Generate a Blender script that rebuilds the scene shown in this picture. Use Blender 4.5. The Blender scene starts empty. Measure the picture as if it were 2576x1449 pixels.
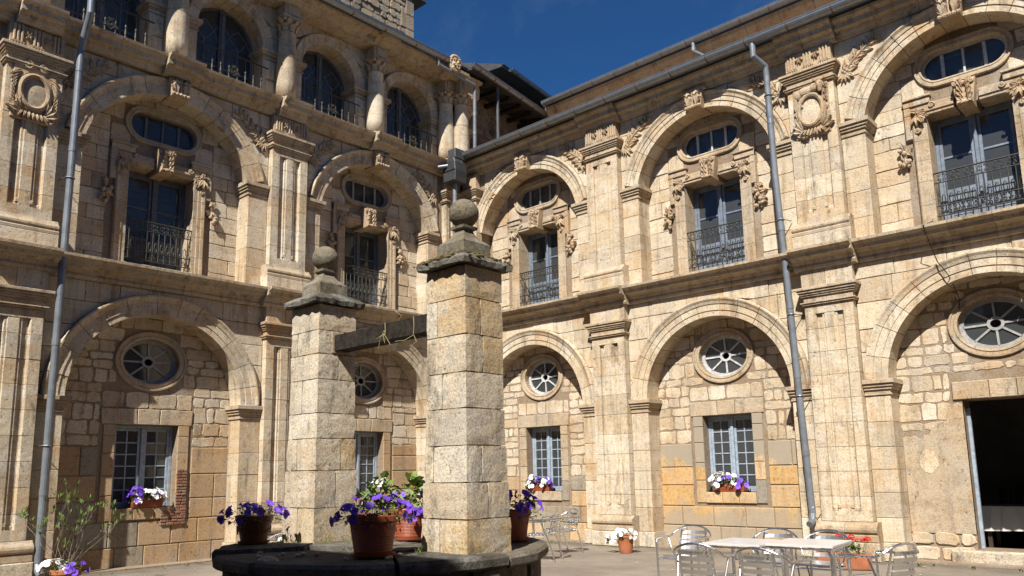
import bpy, math, random
from mathutils import Vector, Matrix
from mathutils.geometry import tessellate_polygon
R = random.Random(7)
PI = math.pi
sc = bpy.context.scene
COL = sc.collection

# ------------------------------------------------------------------ camera, sky, sun, exposure
cd = bpy.data.cameras.new('camera')
cam = bpy.data.objects.new('camera', cd); COL.objects.link(cam); sc.camera = cam
YAW, PITCH, ROLL = math.radians(42.18), math.radians(9.39), math.radians(-1.04)
fw = Vector((-math.sin(YAW)*math.cos(PITCH), math.cos(YAW)*math.cos(PITCH), math.sin(PITCH)))
rt0 = Vector((math.cos(YAW), math.sin(YAW), 0)); up0 = rt0.cross(fw)
rt = math.cos(ROLL)*rt0 + math.sin(ROLL)*up0; up = -math.sin(ROLL)*rt0 + math.cos(ROLL)*up0
m = Matrix((rt, up, -fw)).transposed().to_4x4(); m.translation = (13.597, -13.2145, 1.494)
cam.matrix_world = m
cd.sensor_width = 36.0; cd.lens = 36.0*1970.5/2576.0; cd.shift_y = 133.8/2576.0
cd.clip_start = .05; cd.clip_end = 2000

SUN = Vector((.385, -.87, 1.0)).normalized()
w = bpy.data.worlds.new('World'); sc.world = w; w.use_nodes = True
nt = w.node_tree; nt.nodes.clear()
sky = nt.nodes.new('ShaderNodeTexSky'); sky.sky_type = 'NISHITA'; sky.sun_disc = False
sky.sun_elevation = math.asin(SUN.z); sky.sun_rotation = math.atan2(SUN.x, SUN.y)
sky.altitude = 900; sky.air_density = .9; sky.dust_density = 0.0; sky.ozone_density = 7.0
bgn = nt.nodes.new('ShaderNodeBackground'); bgn.inputs['Strength'].default_value = .038
wo = nt.nodes.new('ShaderNodeOutputWorld')
tint = nt.nodes.new('ShaderNodeMix'); tint.data_type = 'RGBA'; tint.blend_type = 'MULTIPLY'; tint.inputs[0].default_value = 1.; tint.inputs[7].default_value = (.55, 1.08, 1.42, 1)
nt.links.new(sky.outputs[0], tint.inputs[6])
tc_ = nt.nodes.new('ShaderNodeTexCoord'); mp_ = nt.nodes.new('ShaderNodeMapping'); mp_.inputs['Scale'].default_value = (2.0, 5.0, 3.0); mp_.inputs['Rotation'].default_value = (0, .5, .9)
wz = nt.nodes.new('ShaderNodeTexNoise'); wz.inputs['Scale'].default_value = 1.3; wz.inputs['Detail'].default_value = 8; wz.inputs['Roughness'].default_value = .62
wr = nt.nodes.new('ShaderNodeValToRGB'); wr.color_ramp.elements[0].position = .50; wr.color_ramp.elements[1].position = .85; wr.color_ramp.elements[1].color = (.2, .2, .2, 1)
wm = nt.nodes.new('ShaderNodeMix'); wm.data_type = 'RGBA'; wm.inputs[7].default_value = (6.5, 7.2, 8.2, 1)      # thin high cirrus
nt.links.new(tc_.outputs['Generated'], mp_.inputs[0]); nt.links.new(mp_.outputs[0], wz.inputs[0]); nt.links.new(wz.outputs[0], wr.inputs[0]); nt.links.new(wr.outputs[0], wm.inputs[0])
nt.links.new(tint.outputs[2], wm.inputs[6]); nt.links.new(wm.outputs[2], bgn.inputs[0]); nt.links.new(bgn.outputs[0], wo.inputs[0])
sl = bpy.data.lights.new('sun', 'SUN'); sl.energy = 5.0; sl.angle = math.radians(.53); sl.color = (1.0, .95, .87)
sun = bpy.data.objects.new('sun', sl); COL.objects.link(sun)
sun.rotation_euler = SUN.to_track_quat('Z', 'Y').to_euler(); sun.location = SUN*40
sc.cycles.caustics_refractive = False; sc.cycles.caustics_reflective = False
sc.view_settings.view_transform = 'Standard'; sc.view_settings.look = 'None'
sc.view_settings.exposure = .76; sc.view_settings.gamma = 1; sc.view_settings.use_curve_mapping = False

# ------------------------------------------------------------------ materials
def _mat(name):
    mt = bpy.data.materials.new(name); mt.use_nodes = True
    n = mt.node_tree; n.nodes.clear()
    out = n.nodes.new('ShaderNodeOutputMaterial'); b = n.nodes.new('ShaderNodeBsdfPrincipled')
    n.links.new(b.outputs[0], out.inputs[0])
    return mt, n, b
def nd(n, t, **kw):
    x = n.nodes.new(t)
    for k, v in kw.items(): setattr(x, k, v)
    return x
def noise(n, vec, scale, detail=4, rough=.55):
    x = nd(n, 'ShaderNodeTexNoise'); x.inputs['Scale'].default_value = scale
    x.inputs['Detail'].default_value = detail; x.inputs['Roughness'].default_value = rough
    if vec: n.links.new(vec, x.inputs['Vector'])
    return x.outputs['Fac']
def ramp(n, fac, stops, interp='LINEAR'):
    x = nd(n, 'ShaderNodeValToRGB'); cr = x.color_ramp; cr.interpolation = interp
    if len(stops) == 1: stops = [(0., stops[0][1]), (1., stops[0][1])]
    while len(cr.elements) < len(stops): cr.elements.new(.5)
    for e, (p, c) in zip(cr.elements, stops):
        e.position = p; e.color = (c, c, c, 1) if isinstance(c, (int, float)) else (c[0], c[1], c[2], 1)
    n.links.new(fac, x.inputs[0]); return x.outputs[0]
def mix(n, a, b, fac, mode='MIX'):
    x = nd(n, 'ShaderNodeMix', data_type='RGBA', blend_type=mode)
    for s, v in ((0, fac), (6, a), (7, b)):
        if isinstance(v, (int, float)): x.inputs[s].default_value = v
        elif isinstance(v, tuple): x.inputs[s].default_value = (*v, 1)
        else: n.links.new(v, x.inputs[s])
    return x.outputs[2]
def math_(n, op, a, b=None):
    x = nd(n, 'ShaderNodeMath', operation=op)
    for s, v in ((0, a), (1, b)):
        if v is None: continue
        if isinstance(v, (int, float)): x.inputs[s].default_value = v
        else: n.links.new(v, x.inputs[s])
    return x.outputs[0]
def rnd(n):
    oi = nd(n, 'ShaderNodeObjectInfo'); g = nd(n, 'ShaderNodeNewGeometry')
    return math_(n, 'FRACT', math_(n, 'ADD', oi.outputs['Random'], g.outputs['Random Per Island']))
def pos(n, scale=(1, 1, 1)):
    g = nd(n, 'ShaderNodeNewGeometry')
    mp = nd(n, 'ShaderNodeMapping'); mp.inputs['Scale'].default_value = scale
    n.links.new(g.outputs['Position'], mp.inputs['Vector']); return mp.outputs[0]
def bump(n, b, h, strength, dist):
    x = nd(n, 'ShaderNodeBump'); x.inputs['Strength'].default_value = strength; x.inputs['Distance'].default_value = dist
    n.links.new(h, x.inputs['Height']); n.links.new(x.outputs[0], b.inputs['Normal'])

def stone_mat(name, tones, stain=.5, stain_col=(.30, .265, .22), patch=.35, patch_col=(.80, .66, .48), grain=.75, bmp=.8, bdist=.012, streak=.35, rust=0., grey=.30, black=.65, pale=.0):
    mt, n, b = _mat(name); P = pos(n)
    tones = [tuple(v*.94+.06*(t[0]*.3+t[1]*.59+t[2]*.11) for v in t) for t in tones]      # a little less saturated
    k = len(tones)
    c = ramp(n, rnd(n), [((i+.5)/k, t) for i, t in enumerate(tones)])
    f = noise(n, P, 1.3, 6, .65)
    c = mix(n, c, patch_col, math_(n, 'MULTIPLY', ramp(n, f, [(.45, 0), (.72, 1)]), patch), 'MULTIPLY')
    f2 = noise(n, P, 4.2, 7, .7)
    c = mix(n, c, stain_col, math_(n, 'MULTIPLY', ramp(n, f2, [(.52, 0), (.66, 1)]), stain), 'MIX')
    s = noise(n, pos(n, (7, 7, .55)), 1.0, 5, .6)
    c = mix(n, c, (.42, .38, .33), math_(n, 'MULTIPLY', ramp(n, s, [(.52, 0), (.66, 1)]), streak), 'MULTIPLY')
    if rust:
        r_ = noise(n, pos(n, (2.2, 2.2, 1.1)), 1.0, 5, .7)
        c = mix(n, c, (.46, .25, .09), math_(n, 'MULTIPLY', ramp(n, r_, [(.555, 0), (.66, 1)]), rust), 'MIX')
    pa = noise(n, pos(n, (1.9, 1.9, 2.6)), 1.0, 7, .68)
    c = mix(n, c, (.70, .645, .55), math_(n, 'MULTIPLY', ramp(n, pa, [(.53, 0), (.60, 1)]), pale), 'MIX')
    gy = noise(n, pos(n, (1.7, 1.7, 1.2)), 1.0, 8, .72)
    c = mix(n, c, (.40, .375, .33), math_(n, 'MULTIPLY', ramp(n, gy, [(.52, 0), (.60, 1)]), grey), 'MIX')
    bk = noise(n, pos(n, (2.6, 2.6, .9)), 1.0, 9, .78)
    c = mix(n, c, (.09, .075, .06), math_(n, 'MULTIPLY', ramp(n, bk, [(.565, 0), (.67, 1)]), black), 'MIX')
    vn = noise(n, pos(n, (.8, .8, 5.5)), 1.6, 6, .7)
    c = mix(n, c, (.78, .60, .40), math_(n, 'MULTIPLY', ramp(n, vn, [(.52, 0), (.60, 1), (.66, 0)]), .28), 'MULTIPLY')
    g = noise(n, P, 55, 3, .8)
    c = mix(n, c, ramp(n, g, [(.28, .42), (.58, 1.10)]), grain, 'MULTIPLY')
    pit = noise(n, P, 17, 6, .75)
    c = mix(n, c, (.35, .30, .25), math_(n, 'MULTIPLY', ramp(n, pit, [(.35, 1), (.42, 0)]), .85), 'MULTIPLY')
    n.links.new(c, b.inputs['Base Color']); b.inputs['Roughness'].default_value = .92
    b.inputs['Specular IOR Level'].default_value = .2
    h = math_(n, 'ADD', math_(n, 'MULTIPLY', g, .35), pit)
    bump(n, b, h, bmp, bdist)
    return mt
def flat_mat(name, col, rough=.6, metal=0., var=.25, vscale=6, bmp=0., tones=None, spec=.5):
    mt, n, b = _mat(name); P = pos(n)
    base = ramp(n, rnd(n), [((i+.5)/len(tones), t) for i, t in enumerate(tones)]) if tones else col
    f = noise(n, P, vscale, 5, .6)
    c = mix(n, base, ramp(n, f, [(.3, 1-var), (.7, 1+var*.4)]), 1., 'MULTIPLY')
    n.links.new(c, b.inputs['Base Color'])
    b.inputs['Roughness'].default_value = rough; b.inputs['Metallic'].default_value = metal
    b.inputs['Specular IOR Level'].default_value = spec
    if bmp: bump(n, b, noise(n, P, vscale*6, 4), bmp, .006)
    return mt
M = {}
cream = [(.58, .47, .32), (.65, .555, .405), (.52, .395, .25), (.66, .58, .44), (.60, .50, .355), (.47, .385, .27), (.62, .52, .375), (.55, .42, .265)]
M['ashlar'] = stone_mat('ashlar_limestone', cream, stain=.38, streak=.6, rust=.50, pale=.34)
M['rubble'] = stone_mat('rubble_limestone', cream+[(.46, .37, .26), (.65, .57, .44)], stain=.4, rust=.42, bmp=.7, pale=.32)
M['mould'] = stone_mat('moulded_limestone', [(.46, .365, .25), (.52, .415, .285), (.42, .32, .205), (.49, .385, .26)], stain=.5, streak=.5, rust=.42, pale=.15)
M['cornice'] = stone_mat('cornice_limestone', [(.49, .39, .265), (.54, .44, .31), (.44, .345, .23)], stain=.6, streak=.6, rust=.3, black=.8, pale=.15)
M['tower'] = stone_mat('grey_brown_rubble', [(.36, .27, .175), (.42, .33, .22), (.30, .235, .165), (.46, .36, .25), (.25, .20, .15)], stain=.4, bmp=1., bdist=.03)
M['carve'] = stone_mat('carved_limestone', [(.48, .36, .23), (.52, .405, .27), (.44, .32, .20)], stain=.35, rust=.2, bmp=.35)
M['mortar'] = stone_mat('lime_mortar', [(.285, .212, .142)], stain=.3, patch=.2, streak=.2, bmp=.6)
M['plaster'] = stone_mat('ochre_plaster', [(.42, .285, .16), (.45, .315, .185), (.39, .26, .14), (.41, .295, .185), (.44, .305, .17)], stain=.3, rust=.3, bmp=.25)
M['plaster_y'] = stone_mat('yellow_ochre_plaster', [(.56, .37, .16), (.53, .33, .13), (.58, .42, .24), (.50, .34, .17)], stain=.18, rust=.45, bmp=.2)
M['plaster_g'] = stone_mat('grey_cement_plaster', [(.30, .26, .205), (.27, .245, .20), (.34, .29, .22), (.32, .275, .21)], stain=.2, rust=.2, bmp=.2)
M['plaster_p'] = stone_mat('plain_lime_plaster', [(.45, .36, .25)], stain=.8, stain_col=(.29, .245, .19), patch=.5, rust=.35, bmp=.3)
def repaired_plaster():
    mt = M['plaster_y'].copy(); mt.name = 'ochre_plaster_with_cement_repair'; n = mt.node_tree
    b = next(x for x in n.nodes if x.type == 'BSDF_PRINCIPLED'); src = b.inputs['Base Color'].links[0].from_socket
    sp = nd(n, 'ShaderNodeSeparateXYZ'); n.links.new(pos(n), sp.inputs[0])
    q = noise(n, pos(n, (1.6, 1.6, 1.6)), 1.4, 5, .6)
    hgt = math_(n, 'ADD', sp.outputs['Z'], math_(n, 'MULTIPLY', math_(n, 'SUBTRACT', q, .5), 1.3))
    up_ = ramp(n, math_(n, 'MULTIPLY', hgt, .5), [(.80, 0), (.83, 1)]); dn_ = ramp(n, math_(n, 'MULTIPLY', hgt, .5), [(.30, 1), (.40, 0)])
    f = math_(n, 'MAXIMUM', up_, math_(n, 'MULTIPLY', dn_, .8))
    c = mix(n, src, (.30, .265, .21), math_(n, 'MULTIPLY', f, .85)); n.links.new(c, b.inputs['Base Color']); return mt
M['plaster_b2'] = repaired_plaster()
M['granite'] = stone_mat('weathered_granite', [(.56, .485, .365), (.60, .53, .41), (.50, .42, .31), (.57, .48, .35), (.62, .55, .43), (.52, .39, .22)], stain=.45, pale=.3, black=.7, grey=.5, stain_col=(.24, .21, .17), rust=.3, grain=1., bmp=.7, bdist=.012)
M['capstone'] = stone_mat('lichened_capstone', [(.12, .11, .09), (.15, .135, .105)], stain=.6, stain_col=(.30, .31, .30), patch=.6, patch_col=(.45, .38, .26), bmp=1., bdist=.03)
M['finial'] = stone_mat('lichened_granite', [(.20, .175, .125)], stain=.75, stain_col=(.07, .066, .055), black=.9, patch=.5, bmp=1., bdist=.02)
M['wellstone'] = stone_mat('dark_schist', [(.12, .105, .085), (.16, .14, .11), (.095, .085, .07), (.19, .165, .125)], stain=.5, stain_col=(.22, .2, .16), bmp=1., bdist=.03)
M['darkrubble'] = stone_mat('dark_rubble', [(.17, .135, .10), (.22, .175, .13), (.13, .105, .085), (.27, .22, .165), (.10, .09, .08)], stain=.5, bmp=1., bdist=.03)
M['brick'] = stone_mat('old_red_brick', [(.27, .12, .075), (.23, .10, .07), (.24, .155, .11), (.31, .15, .09)], stain=.6, bmp=.8)
M['tiles'] = flat_mat('weathered_roof_tile', (.27, .19, .125), .85, var=.4, vscale=9)
M['slate'] = flat_mat('roof_slate', (.05, .05, .052), .6, var=.4, tones=[(.045, .046, .05), (.065, .065, .068), (.035, .036, .04)])
M['zinc'] = flat_mat('zinc_sheet', (.25, .27, .295), .42, .55, .22, 9)
M['pipe'] = flat_mat('painted_steel_pipe', (.19, .21, .235), .40, .25, .25, 7)
M['rusty'] = flat_mat('rusty_iron', (.16, .07, .035), .8, .2, .4, 25)
M['iron'] = flat_mat('wrought_iron', (.045, .043, .035), .55, .3, .5, 20)
M['ironpale'] = flat_mat('weathered_iron', (.075, .066, .048), .65, .2, .6, 20)
M['bluewood'] = flat_mat('blue_grey_painted_wood', (.31, .37, .44), .62, 0, .35, 14, .3)
M['darkwoodframe'] = flat_mat('grey_weathered_frame', (.115, .125, .145), .65, 0, .4, 14, .3)
M['whitewood'] = flat_mat('pale_painted_wood', (.52, .53, .53), .6, 0, .35, 16, .2)
M['bluedoor'] = flat_mat('blue_grey_door_paint', (.165, .20, .255), .6, 0, .4, 14, .3)
M['greywood'] = flat_mat('grey_painted_wood', (.33, .33, .32), .6, 0, .35, 16, .2)
M['shutter'] = flat_mat('blue_shutter_paint', (.03, .085, .15), .5, 0, .25, 3)
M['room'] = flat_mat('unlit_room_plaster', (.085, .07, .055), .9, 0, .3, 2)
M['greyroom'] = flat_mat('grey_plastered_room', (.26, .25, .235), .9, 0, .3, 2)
M['timber'] = flat_mat('dark_weathered_timber', (.034, .028, .022), .85, 0, .7, 18, 1., None, .15)
M['string'] = flat_mat('yellow_twine', (.30, .26, .12), .7, 0, .1)
M['terracotta'] = flat_mat('terracotta_clay', (.36, .125, .055), .75, 0, .3, 8, .2)
M['terraplastic'] = flat_mat('terracotta_plastic', (.30, .075, .032), .48, 0, .2, 5)
M['brownpot'] = flat_mat('brown_plastic', (.15, .05, .025), .5, 0, .25, 6)
M['soil'] = flat_mat('potting_soil', (.05, .035, .022), .95, 0, .4, 30, .5)
M['alu'] = flat_mat('brushed_aluminium', (.80, .81, .83), .26, 1., .08, 30)
M['aluslat'] = flat_mat('aluminium_slat', (.74, .75, .77), .34, 1., .08, 30)
M['tabletop'] = flat_mat('pale_laminate', (.58, .56, .54), .28, 0, .08, 6)
M['print'] = flat_mat('black_print', (.03, .03, .035), .6)
M['cloth'] = flat_mat('white_tablecloth', (.74, .72, .68), .85, 0, .12, 3)
M['darkwood'] = flat_mat('dark_chair_wood', (.05, .03, .02), .5)
M['bark'] = flat_mat('grey_twig_bark', (.19, .155, .12), .85, 0, .35, 30)
M['moss'] = flat_mat('dry_moss', (.095, .075, .022), .95, 0, .6, 22, 1., tones=[(.10, .078, .02), (.07, .055, .02), (.13, .10, .03)])
M['black'] = flat_mat('black_rubber', (.015, .015, .016), .5)
def petal(name, tones):
    mt, n, b = _mat(name)
    c = ramp(n, rnd(n), [((i+.5)/len(tones), t) for i, t in enumerate(tones)])
    n.links.new(c, b.inputs['Base Color']); b.inputs['Roughness'].default_value = .6
    b.inputs['Specular IOR Level'].default_value = .25
    b.inputs['Subsurface Weight'].default_value = .0
    return mt
M['purple'] = petal('violet_petals', [(.11, .035, .40), (.16, .065, .52), (.07, .02, .27), (.25, .13, .60), (.13, .04, .42)])
M['white'] = petal('white_petals', [(.80, .79, .76), (.84, .83, .82), (.76, .75, .70)])
M['red'] = petal('red_petals', [(.55, .012, .012), (.62, .02, .015)])
M['yellow'] = petal('yellow_centre', [(.7, .5, .05)])
M['leaf'] = petal('petunia_leaf', [(.09, .14, .03), (.13, .19, .045), (.07, .105, .025), (.17, .22, .06)])
M['oleander'] = petal('oleander_leaf', [(.10, .155, .035), (.15, .21, .05), (.20, .26, .07)])
M['paleleaf'] = petal('begonia_leaf', [(.16, .23, .05), (.20, .27, .07), (.12, .19, .04)])
def glass_mat(name, tint, rough=.03, trans=.92):
    mt, n, b = _mat(name)
    b.inputs['Base Color'].default_value = (*tint, 1); b.inputs['Roughness'].default_value = rough
    b.inputs['Transmission Weight'].default_value = trans; b.inputs['IOR'].default_value = 1.38
    return mt
M['glass'] = glass_mat('window_glass', (.55, .6, .62))
def ground_mat():
    mt, n, b = _mat('sandy_concrete'); P = pos(n)
    c = ramp(n, noise(n, P, .7, 7, .65), [(.3, (.165, .135, .105)), (.5, (.235, .195, .152)), (.7, (.295, .25, .20))])
    st = noise(n, pos(n, (1.5, 3.5, 1)), 1.0, 6, .7)
    c = mix(n, c, (.17, .15, .125), math_(n, 'MULTIPLY', ramp(n, st, [(.50, 0), (.64, 1)]), .7))
    sp = noise(n, P, 30, 4, .8)
    c = mix(n, c, ramp(n, sp, [(.3, .6), (.62, 1.1)]), .8, 'MULTIPLY')
    sp2 = nd(n, 'ShaderNodeSeparateXYZ'); n.links.new(P, sp2.inputs[0])
    near = math_(n, 'MAXIMUM', math_(n, 'SUBTRACT', 1., math_(n, 'MULTIPLY', sp2.outputs['X'], 1.)), math_(n, 'ADD', 1., sp2.outputs['Y']))
    dirt = math_(n, 'ADD', math_(n, 'MULTIPLY', near, .5), noise(n, P, 2.3, 6, .7))
    c = mix(n, c, (.095, .08, .06), math_(n, 'MULTIPLY', ramp(n, dirt, [(.62, 0), (.95, 1)]), .75))
    wh = noise(n, P, 9, 3, .7)
    c = mix(n, c, (.55, .50, .43), math_(n, 'MULTIPLY', ramp(n, wh, [(.70, 0), (.74, 1)]), .7))
    n.links.new(c, b.inputs['Base Color']); b.inputs['Roughness'].default_value = .95
    bump(n, b, sp, .6, .01); return mt
M['ground'] = ground_mat()

# ------------------------------------------------------------------ mesh builder (local frame: x right, y into the wall, z up; n = -y is out of the wall)
class MB:
    def __init__(s): s.v = []; s.f = []
    def add(s, vs, fs):
        o = len(s.v); s.v += [tuple(v) for v in vs]; s.f += [tuple(i+o for i in f) for f in fs]
    def prism(s, poly, n0, n1, b=.008):
        k = len(poly)
        if k < 3: return
        ins = []
        for i in range(k):
            p, q, r = poly[i-1], poly[i], poly[(i+1) % k]
            d1 = (q[0]-p[0], q[1]-p[1]); d2 = (r[0]-q[0], r[1]-q[1])
            l1 = math.hypot(*d1) or 1e-6; l2 = math.hypot(*d2) or 1e-6
            a = (-d1[1]/l1, d1[0]/l1); c = (-d2[1]/l2, d2[0]/l2)
            mx, mz = a[0]+c[0], a[1]+c[1]; q_ = max(.5, (mx*mx+mz*mz)/2)
            ins.append((q[0]+mx/q_*b, q[1]+mz/q_*b))
        vs = [(x, -n0, z) for x, z in poly]+[(x, -(n1-b), z) for x, z in poly]+[(x, -n1, z) for x, z in ins]
        fs = [tuple(range(2*k, 3*k))]
        for i in range(k):
            j = (i+1) % k
            fs += [(i, j, k+j, k+i), (k+i, k+j, 2*k+j, 2*k+i)]
        s.add(vs, fs)
    def box(s, x0, x1, z0, z1, n0, n1, b=.006):
        s.prism([(x0, z0), (x1, z0), (x1, z1), (x0, z1)], n0, n1, b)
    def ext(s, prof, A, B):            # closed profile; A, B: functions profile point -> 3d point at either end
        k = len(prof); vs = [A(p) for p in prof]+[B(p) for p in prof]
        fs = [tuple(range(k-1, -1, -1)), tuple(range(k, 2*k))]
        for i in range(k):
            j = (i+1) % k; fs.append((i, j, k+j, k+i))
        s.add(vs, fs)
    def ext_z(s, prof, z0, z1): s.ext(prof, lambda p: (p[0], -p[1], z0), lambda p: (p[0], -p[1], z1))
    def ext_x(s, prof, x0, x1): s.ext(prof, lambda p: (x0, -p[0], p[1]), lambda p: (x1, -p[0], p[1]))
    def sweep(s, prof, frames, closed=False):   # frames: functions profile point -> 3d point
        k = len(prof); F = len(frames); vs = [f(p) for f in frames for p in prof]; fs = []
        for a in range(F if closed else F-1):
            c = (a+1) % F
            for i in range(k):
                j = (i+1) % k; fs.append((a*k+i, a*k+j, c*k+j, c*k+i))
        if not closed: fs += [tuple(range(k-1, -1, -1)), tuple(range((F-1)*k, F*k))]
        s.add(vs, fs)
    def arc(s, prof, xc, zc, a0, a1, k=3):
        s.sweep(prof, [(lambda p, a=a0+(a1-a0)*i/k: (xc+p[0]*math.cos(a), -p[1], zc+p[0]*math.sin(a))) for i in range(k+1)])
    def ring(s, prof, path):           # profile (offset outward, n) round a closed 2d path [(x, z, nx, nz)]
        s.sweep(prof, [(lambda p, q=q: (q[0]+q[2]*p[0], -p[1], q[1]+q[3]*p[0])) for q in path], True)
    def tube(s, pts, r, k=6, closed=False):
        pts = [Vector(p) for p in pts]; F = len(pts); rings = []
        prev = None
        for i in range(F):
            a = pts[i-1] if (i or closed) else pts[i]; b = pts[(i+1) % F] if (i < F-1 or closed) else pts[i]
            t = (b-a).normalized() if (b-a).length > 1e-9 else Vector((0, 0, 1))
            if prev is None: u = t.orthogonal().normalized()
            else:
                u = prev-t*prev.dot(t); u = u.normalized() if u.length > 1e-6 else t.orthogonal().normalized()
            prev = u; w_ = t.cross(u)
            rr = r[i] if isinstance(r, (list, tuple)) else r
            rings.append([pts[i]+(u*math.cos(2*PI*j/k)+w_*math.sin(2*PI*j/k))*rr for j in range(k)])
        vs = [v for rg in rings for v in rg]; fs = []
        for a in range(F if closed else F-1):
            c = (a+1) % F
            for j in range(k): fs.append((a*k+j, a*k+(j+1) % k, c*k+(j+1) % k, c*k+j))
        if not closed: fs += [tuple(range(k-1, -1, -1)), tuple(range((F-1)*k, F*k))]
        s.add(vs, fs)
    def lathe(s, prof, c=(0, 0, 0), k=20, sx=1., sy=1.):
        F = len(prof); vs = []; fs = []
        for r, z in prof:
            for j in range(k):
                a = 2*PI*j/k; vs.append((c[0]+r*sx*math.cos(a), c[1]+r*sy*math.sin(a), c[2]+z))
        for i in range(F-1):
            for j in range(k):
                q = (j+1) % k; fs.append((i*k+j, i*k+q, (i+1)*k+q, (i+1)*k+j))
        fs += [tuple(range(k-1, -1, -1)), tuple(range((F-1)*k, F*k))]
        s.add(vs, fs)
    def blob(s, c, rx, ry, rz, k=8, h=5):
        pr = [(math.sin(PI*i/h), -math.cos(PI*i/h)) for i in range(1, h)]
        vs = []; fs = []
        for r, z in pr:
            for j in range(k):
                a = 2*PI*j/k; vs.append((c[0]+rx*r*math.cos(a), c[1]+ry*r*math.sin(a), c[2]+rz*z))
        L_ = len(pr)
        vs += [(c[0], c[1], c[2]-rz), (c[0], c[1], c[2]+rz)]
        for i in range(L_-1):
            for j in range(k): fs.append((i*k+j, i*k+(j+1) % k, (i+1)*k+(j+1) % k, (i+1)*k+j))
        for j in range(k):
            fs += [(L_*k, (j+1) % k, j), (L_*k+1, (L_-1)*k+j, (L_-1)*k+(j+1) % k)]
        s.add(vs, fs)
    def cuboid(s, c, d, rot=0., b=0.):
        co, si = math.cos(rot), math.sin(rot); vs = []
        for z in (-1, 1):
            for x, y in ((-1, -1), (1, -1), (1, 1), (-1, 1)):
                X, Y = x*d[0]/2, y*d[1]/2
                vs.append((c[0]+X*co-Y*si, c[1]+X*si+Y*co, c[2]+z*d[2]/2))
        s.add(vs, [(3, 2, 1, 0), (4, 5, 6, 7), (0, 1, 5, 4), (1, 2, 6, 5), (2, 3, 7, 6), (3, 0, 4, 7)])
    # ---- carving: a raised leaf on the wall plane
    def leaf(s, x, z, n, ang, L, W, rise=.03, lobes=3):
        ca, sa = math.cos(ang), math.sin(ang); K = 7; vs = []; fs = []
        for i in range(K):
            t = i/(K-1); wd = W*.5*math.sin(PI*min(1, .12+t*.9))*(1+.28*math.cos(t*lobes*2*PI))
            px, pz = t*L, 0.
            hh = n+rise*(.5+.9*math.sin(PI*t*.8))
            for q, e in ((-1, n-.004), (-.55, hh), (0, hh-.012), (.55, hh), (1, n-.004)):
                X, Z = px, q*wd; vs.append((x+X*ca-Z*sa, -e, z+X*sa+Z*ca))
        for i in range(K-1):
            for q in range(4): fs.append((i*5+q, (i+1)*5+q, (i+1)*5+q+1, i*5+q+1))
        s.add(vs, fs)
    def scroll(s, x, z, n, r, ang, sgn=1, th=.016, turns=1.4):
        pts = []; rad = []
        for i in range(16):
            t = i/15; a = ang+sgn*t*turns*2*PI; rr = r*(1-.82*t)
            pts.append((x+rr*math.cos(a), -(n+.012), z+rr*math.sin(a))); rad.append(th*(1-.35*t))
        s.tube(pts, rad, 5)
        s.blob((x, -(n+.012), z), th*1.3, th*1.3, th*1.3, 6, 4)
    def mesh(s, name, smooth=False):
        me = bpy.data.meshes.new(name); me.from_pydata(s.v, [], s.f)
        if smooth: me.shade_smooth()
        me.update(); return me

def link(name, data, mat, parent=None, loc=None, rz=0., smooth=False):
    if isinstance(data, MB): data = data.mesh(name, smooth)
    if mat is not None and not data.materials: data.materials.append(M[mat] if isinstance(mat, str) else mat)
    o = bpy.data.objects.new(name, data); COL.objects.link(o)
    if parent: o.parent = parent
    if loc is not None: o.location = loc
    if rz: o.rotation_euler = (0, 0, rz)
    return o
def thing(name, label, cat, loc=(0, 0, 0), rz=0., group=None):
    o = bpy.data.objects.new(name, None); COL.objects.link(o); o.location = loc; o.rotation_euler = (0, 0, rz)
    o.empty_display_size = .2
    o['label'] = label; o['category'] = cat
    if group: o['group'] = group
    return o
def copy_tree(o, parent=None):
    c = o.copy(); COL.objects.link(c)
    if parent: c.parent = parent
    for ch in list(o.children): copy_tree(ch, c)
    return c
def U(a, b): return R.uniform(a, b)

def clip(poly, cl):                     # clip polygon by convex CCW polygon
    out = poly
    for i in range(len(cl)):
        a, b = cl[i], cl[(i+1) % len(cl)]; inp, out = out, []
        def side(p): return (b[0]-a[0])*(p[1]-a[1])-(b[1]-a[1])*(p[0]-a[0])
        for j in range(len(inp)):
            p, q = inp[j-1], inp[j]; sp, sq = side(p), side(q)
            if (sp >= 0) != (sq >= 0):
                t = sp/(sp-sq); out.append((p[0]+(q[0]-p[0])*t, p[1]+(q[1]-p[1])*t))
            if sq >= 0: out.append(q)
        if not out: return []
    res = []
    for p in out:
        if not res or math.hypot(p[0]-res[-1][0], p[1]-res[-1][1]) > .004: res.append(p)
    if len(res) > 2 and math.hypot(res[0][0]-res[-1][0], res[0][1]-res[-1][1]) < .004: res.pop()
    return res
def area(p): return .5*abs(sum(p[i-1][0]*p[i][1]-p[i][0]*p[i-1][1] for i in range(len(p))))
def rough_rect(x0, x1, z0, z1, j, cut):
    c = min(cut, (x1-x0)*.3, (z1-z0)*.3)
    def J(): return U(-j, j)
    if c < .012: return [(x0+J(), z0+J()), (x1+J(), z0+J()), (x1+J(), z1+J()), (x0+J(), z1+J())]
    return [(x0+c*U(.5, 1.2), z0+J()), ((x0+x1)/2, z0+J()), (x1-c*U(.5, 1.2), z0+J()), (x1+J(), z0+c*U(.5, 1.2)), (x1+J(), z1-c*U(.5, 1.2)),
            (x1-c*U(.5, 1.2), z1+J()), ((x0+x1)/2, z1+J()), (x0+c*U(.5, 1.2), z1+J()), (x0+J(), z1-c*U(.5, 1.2)), (x0+J(), z0+c*U(.5, 1.2))]

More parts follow.
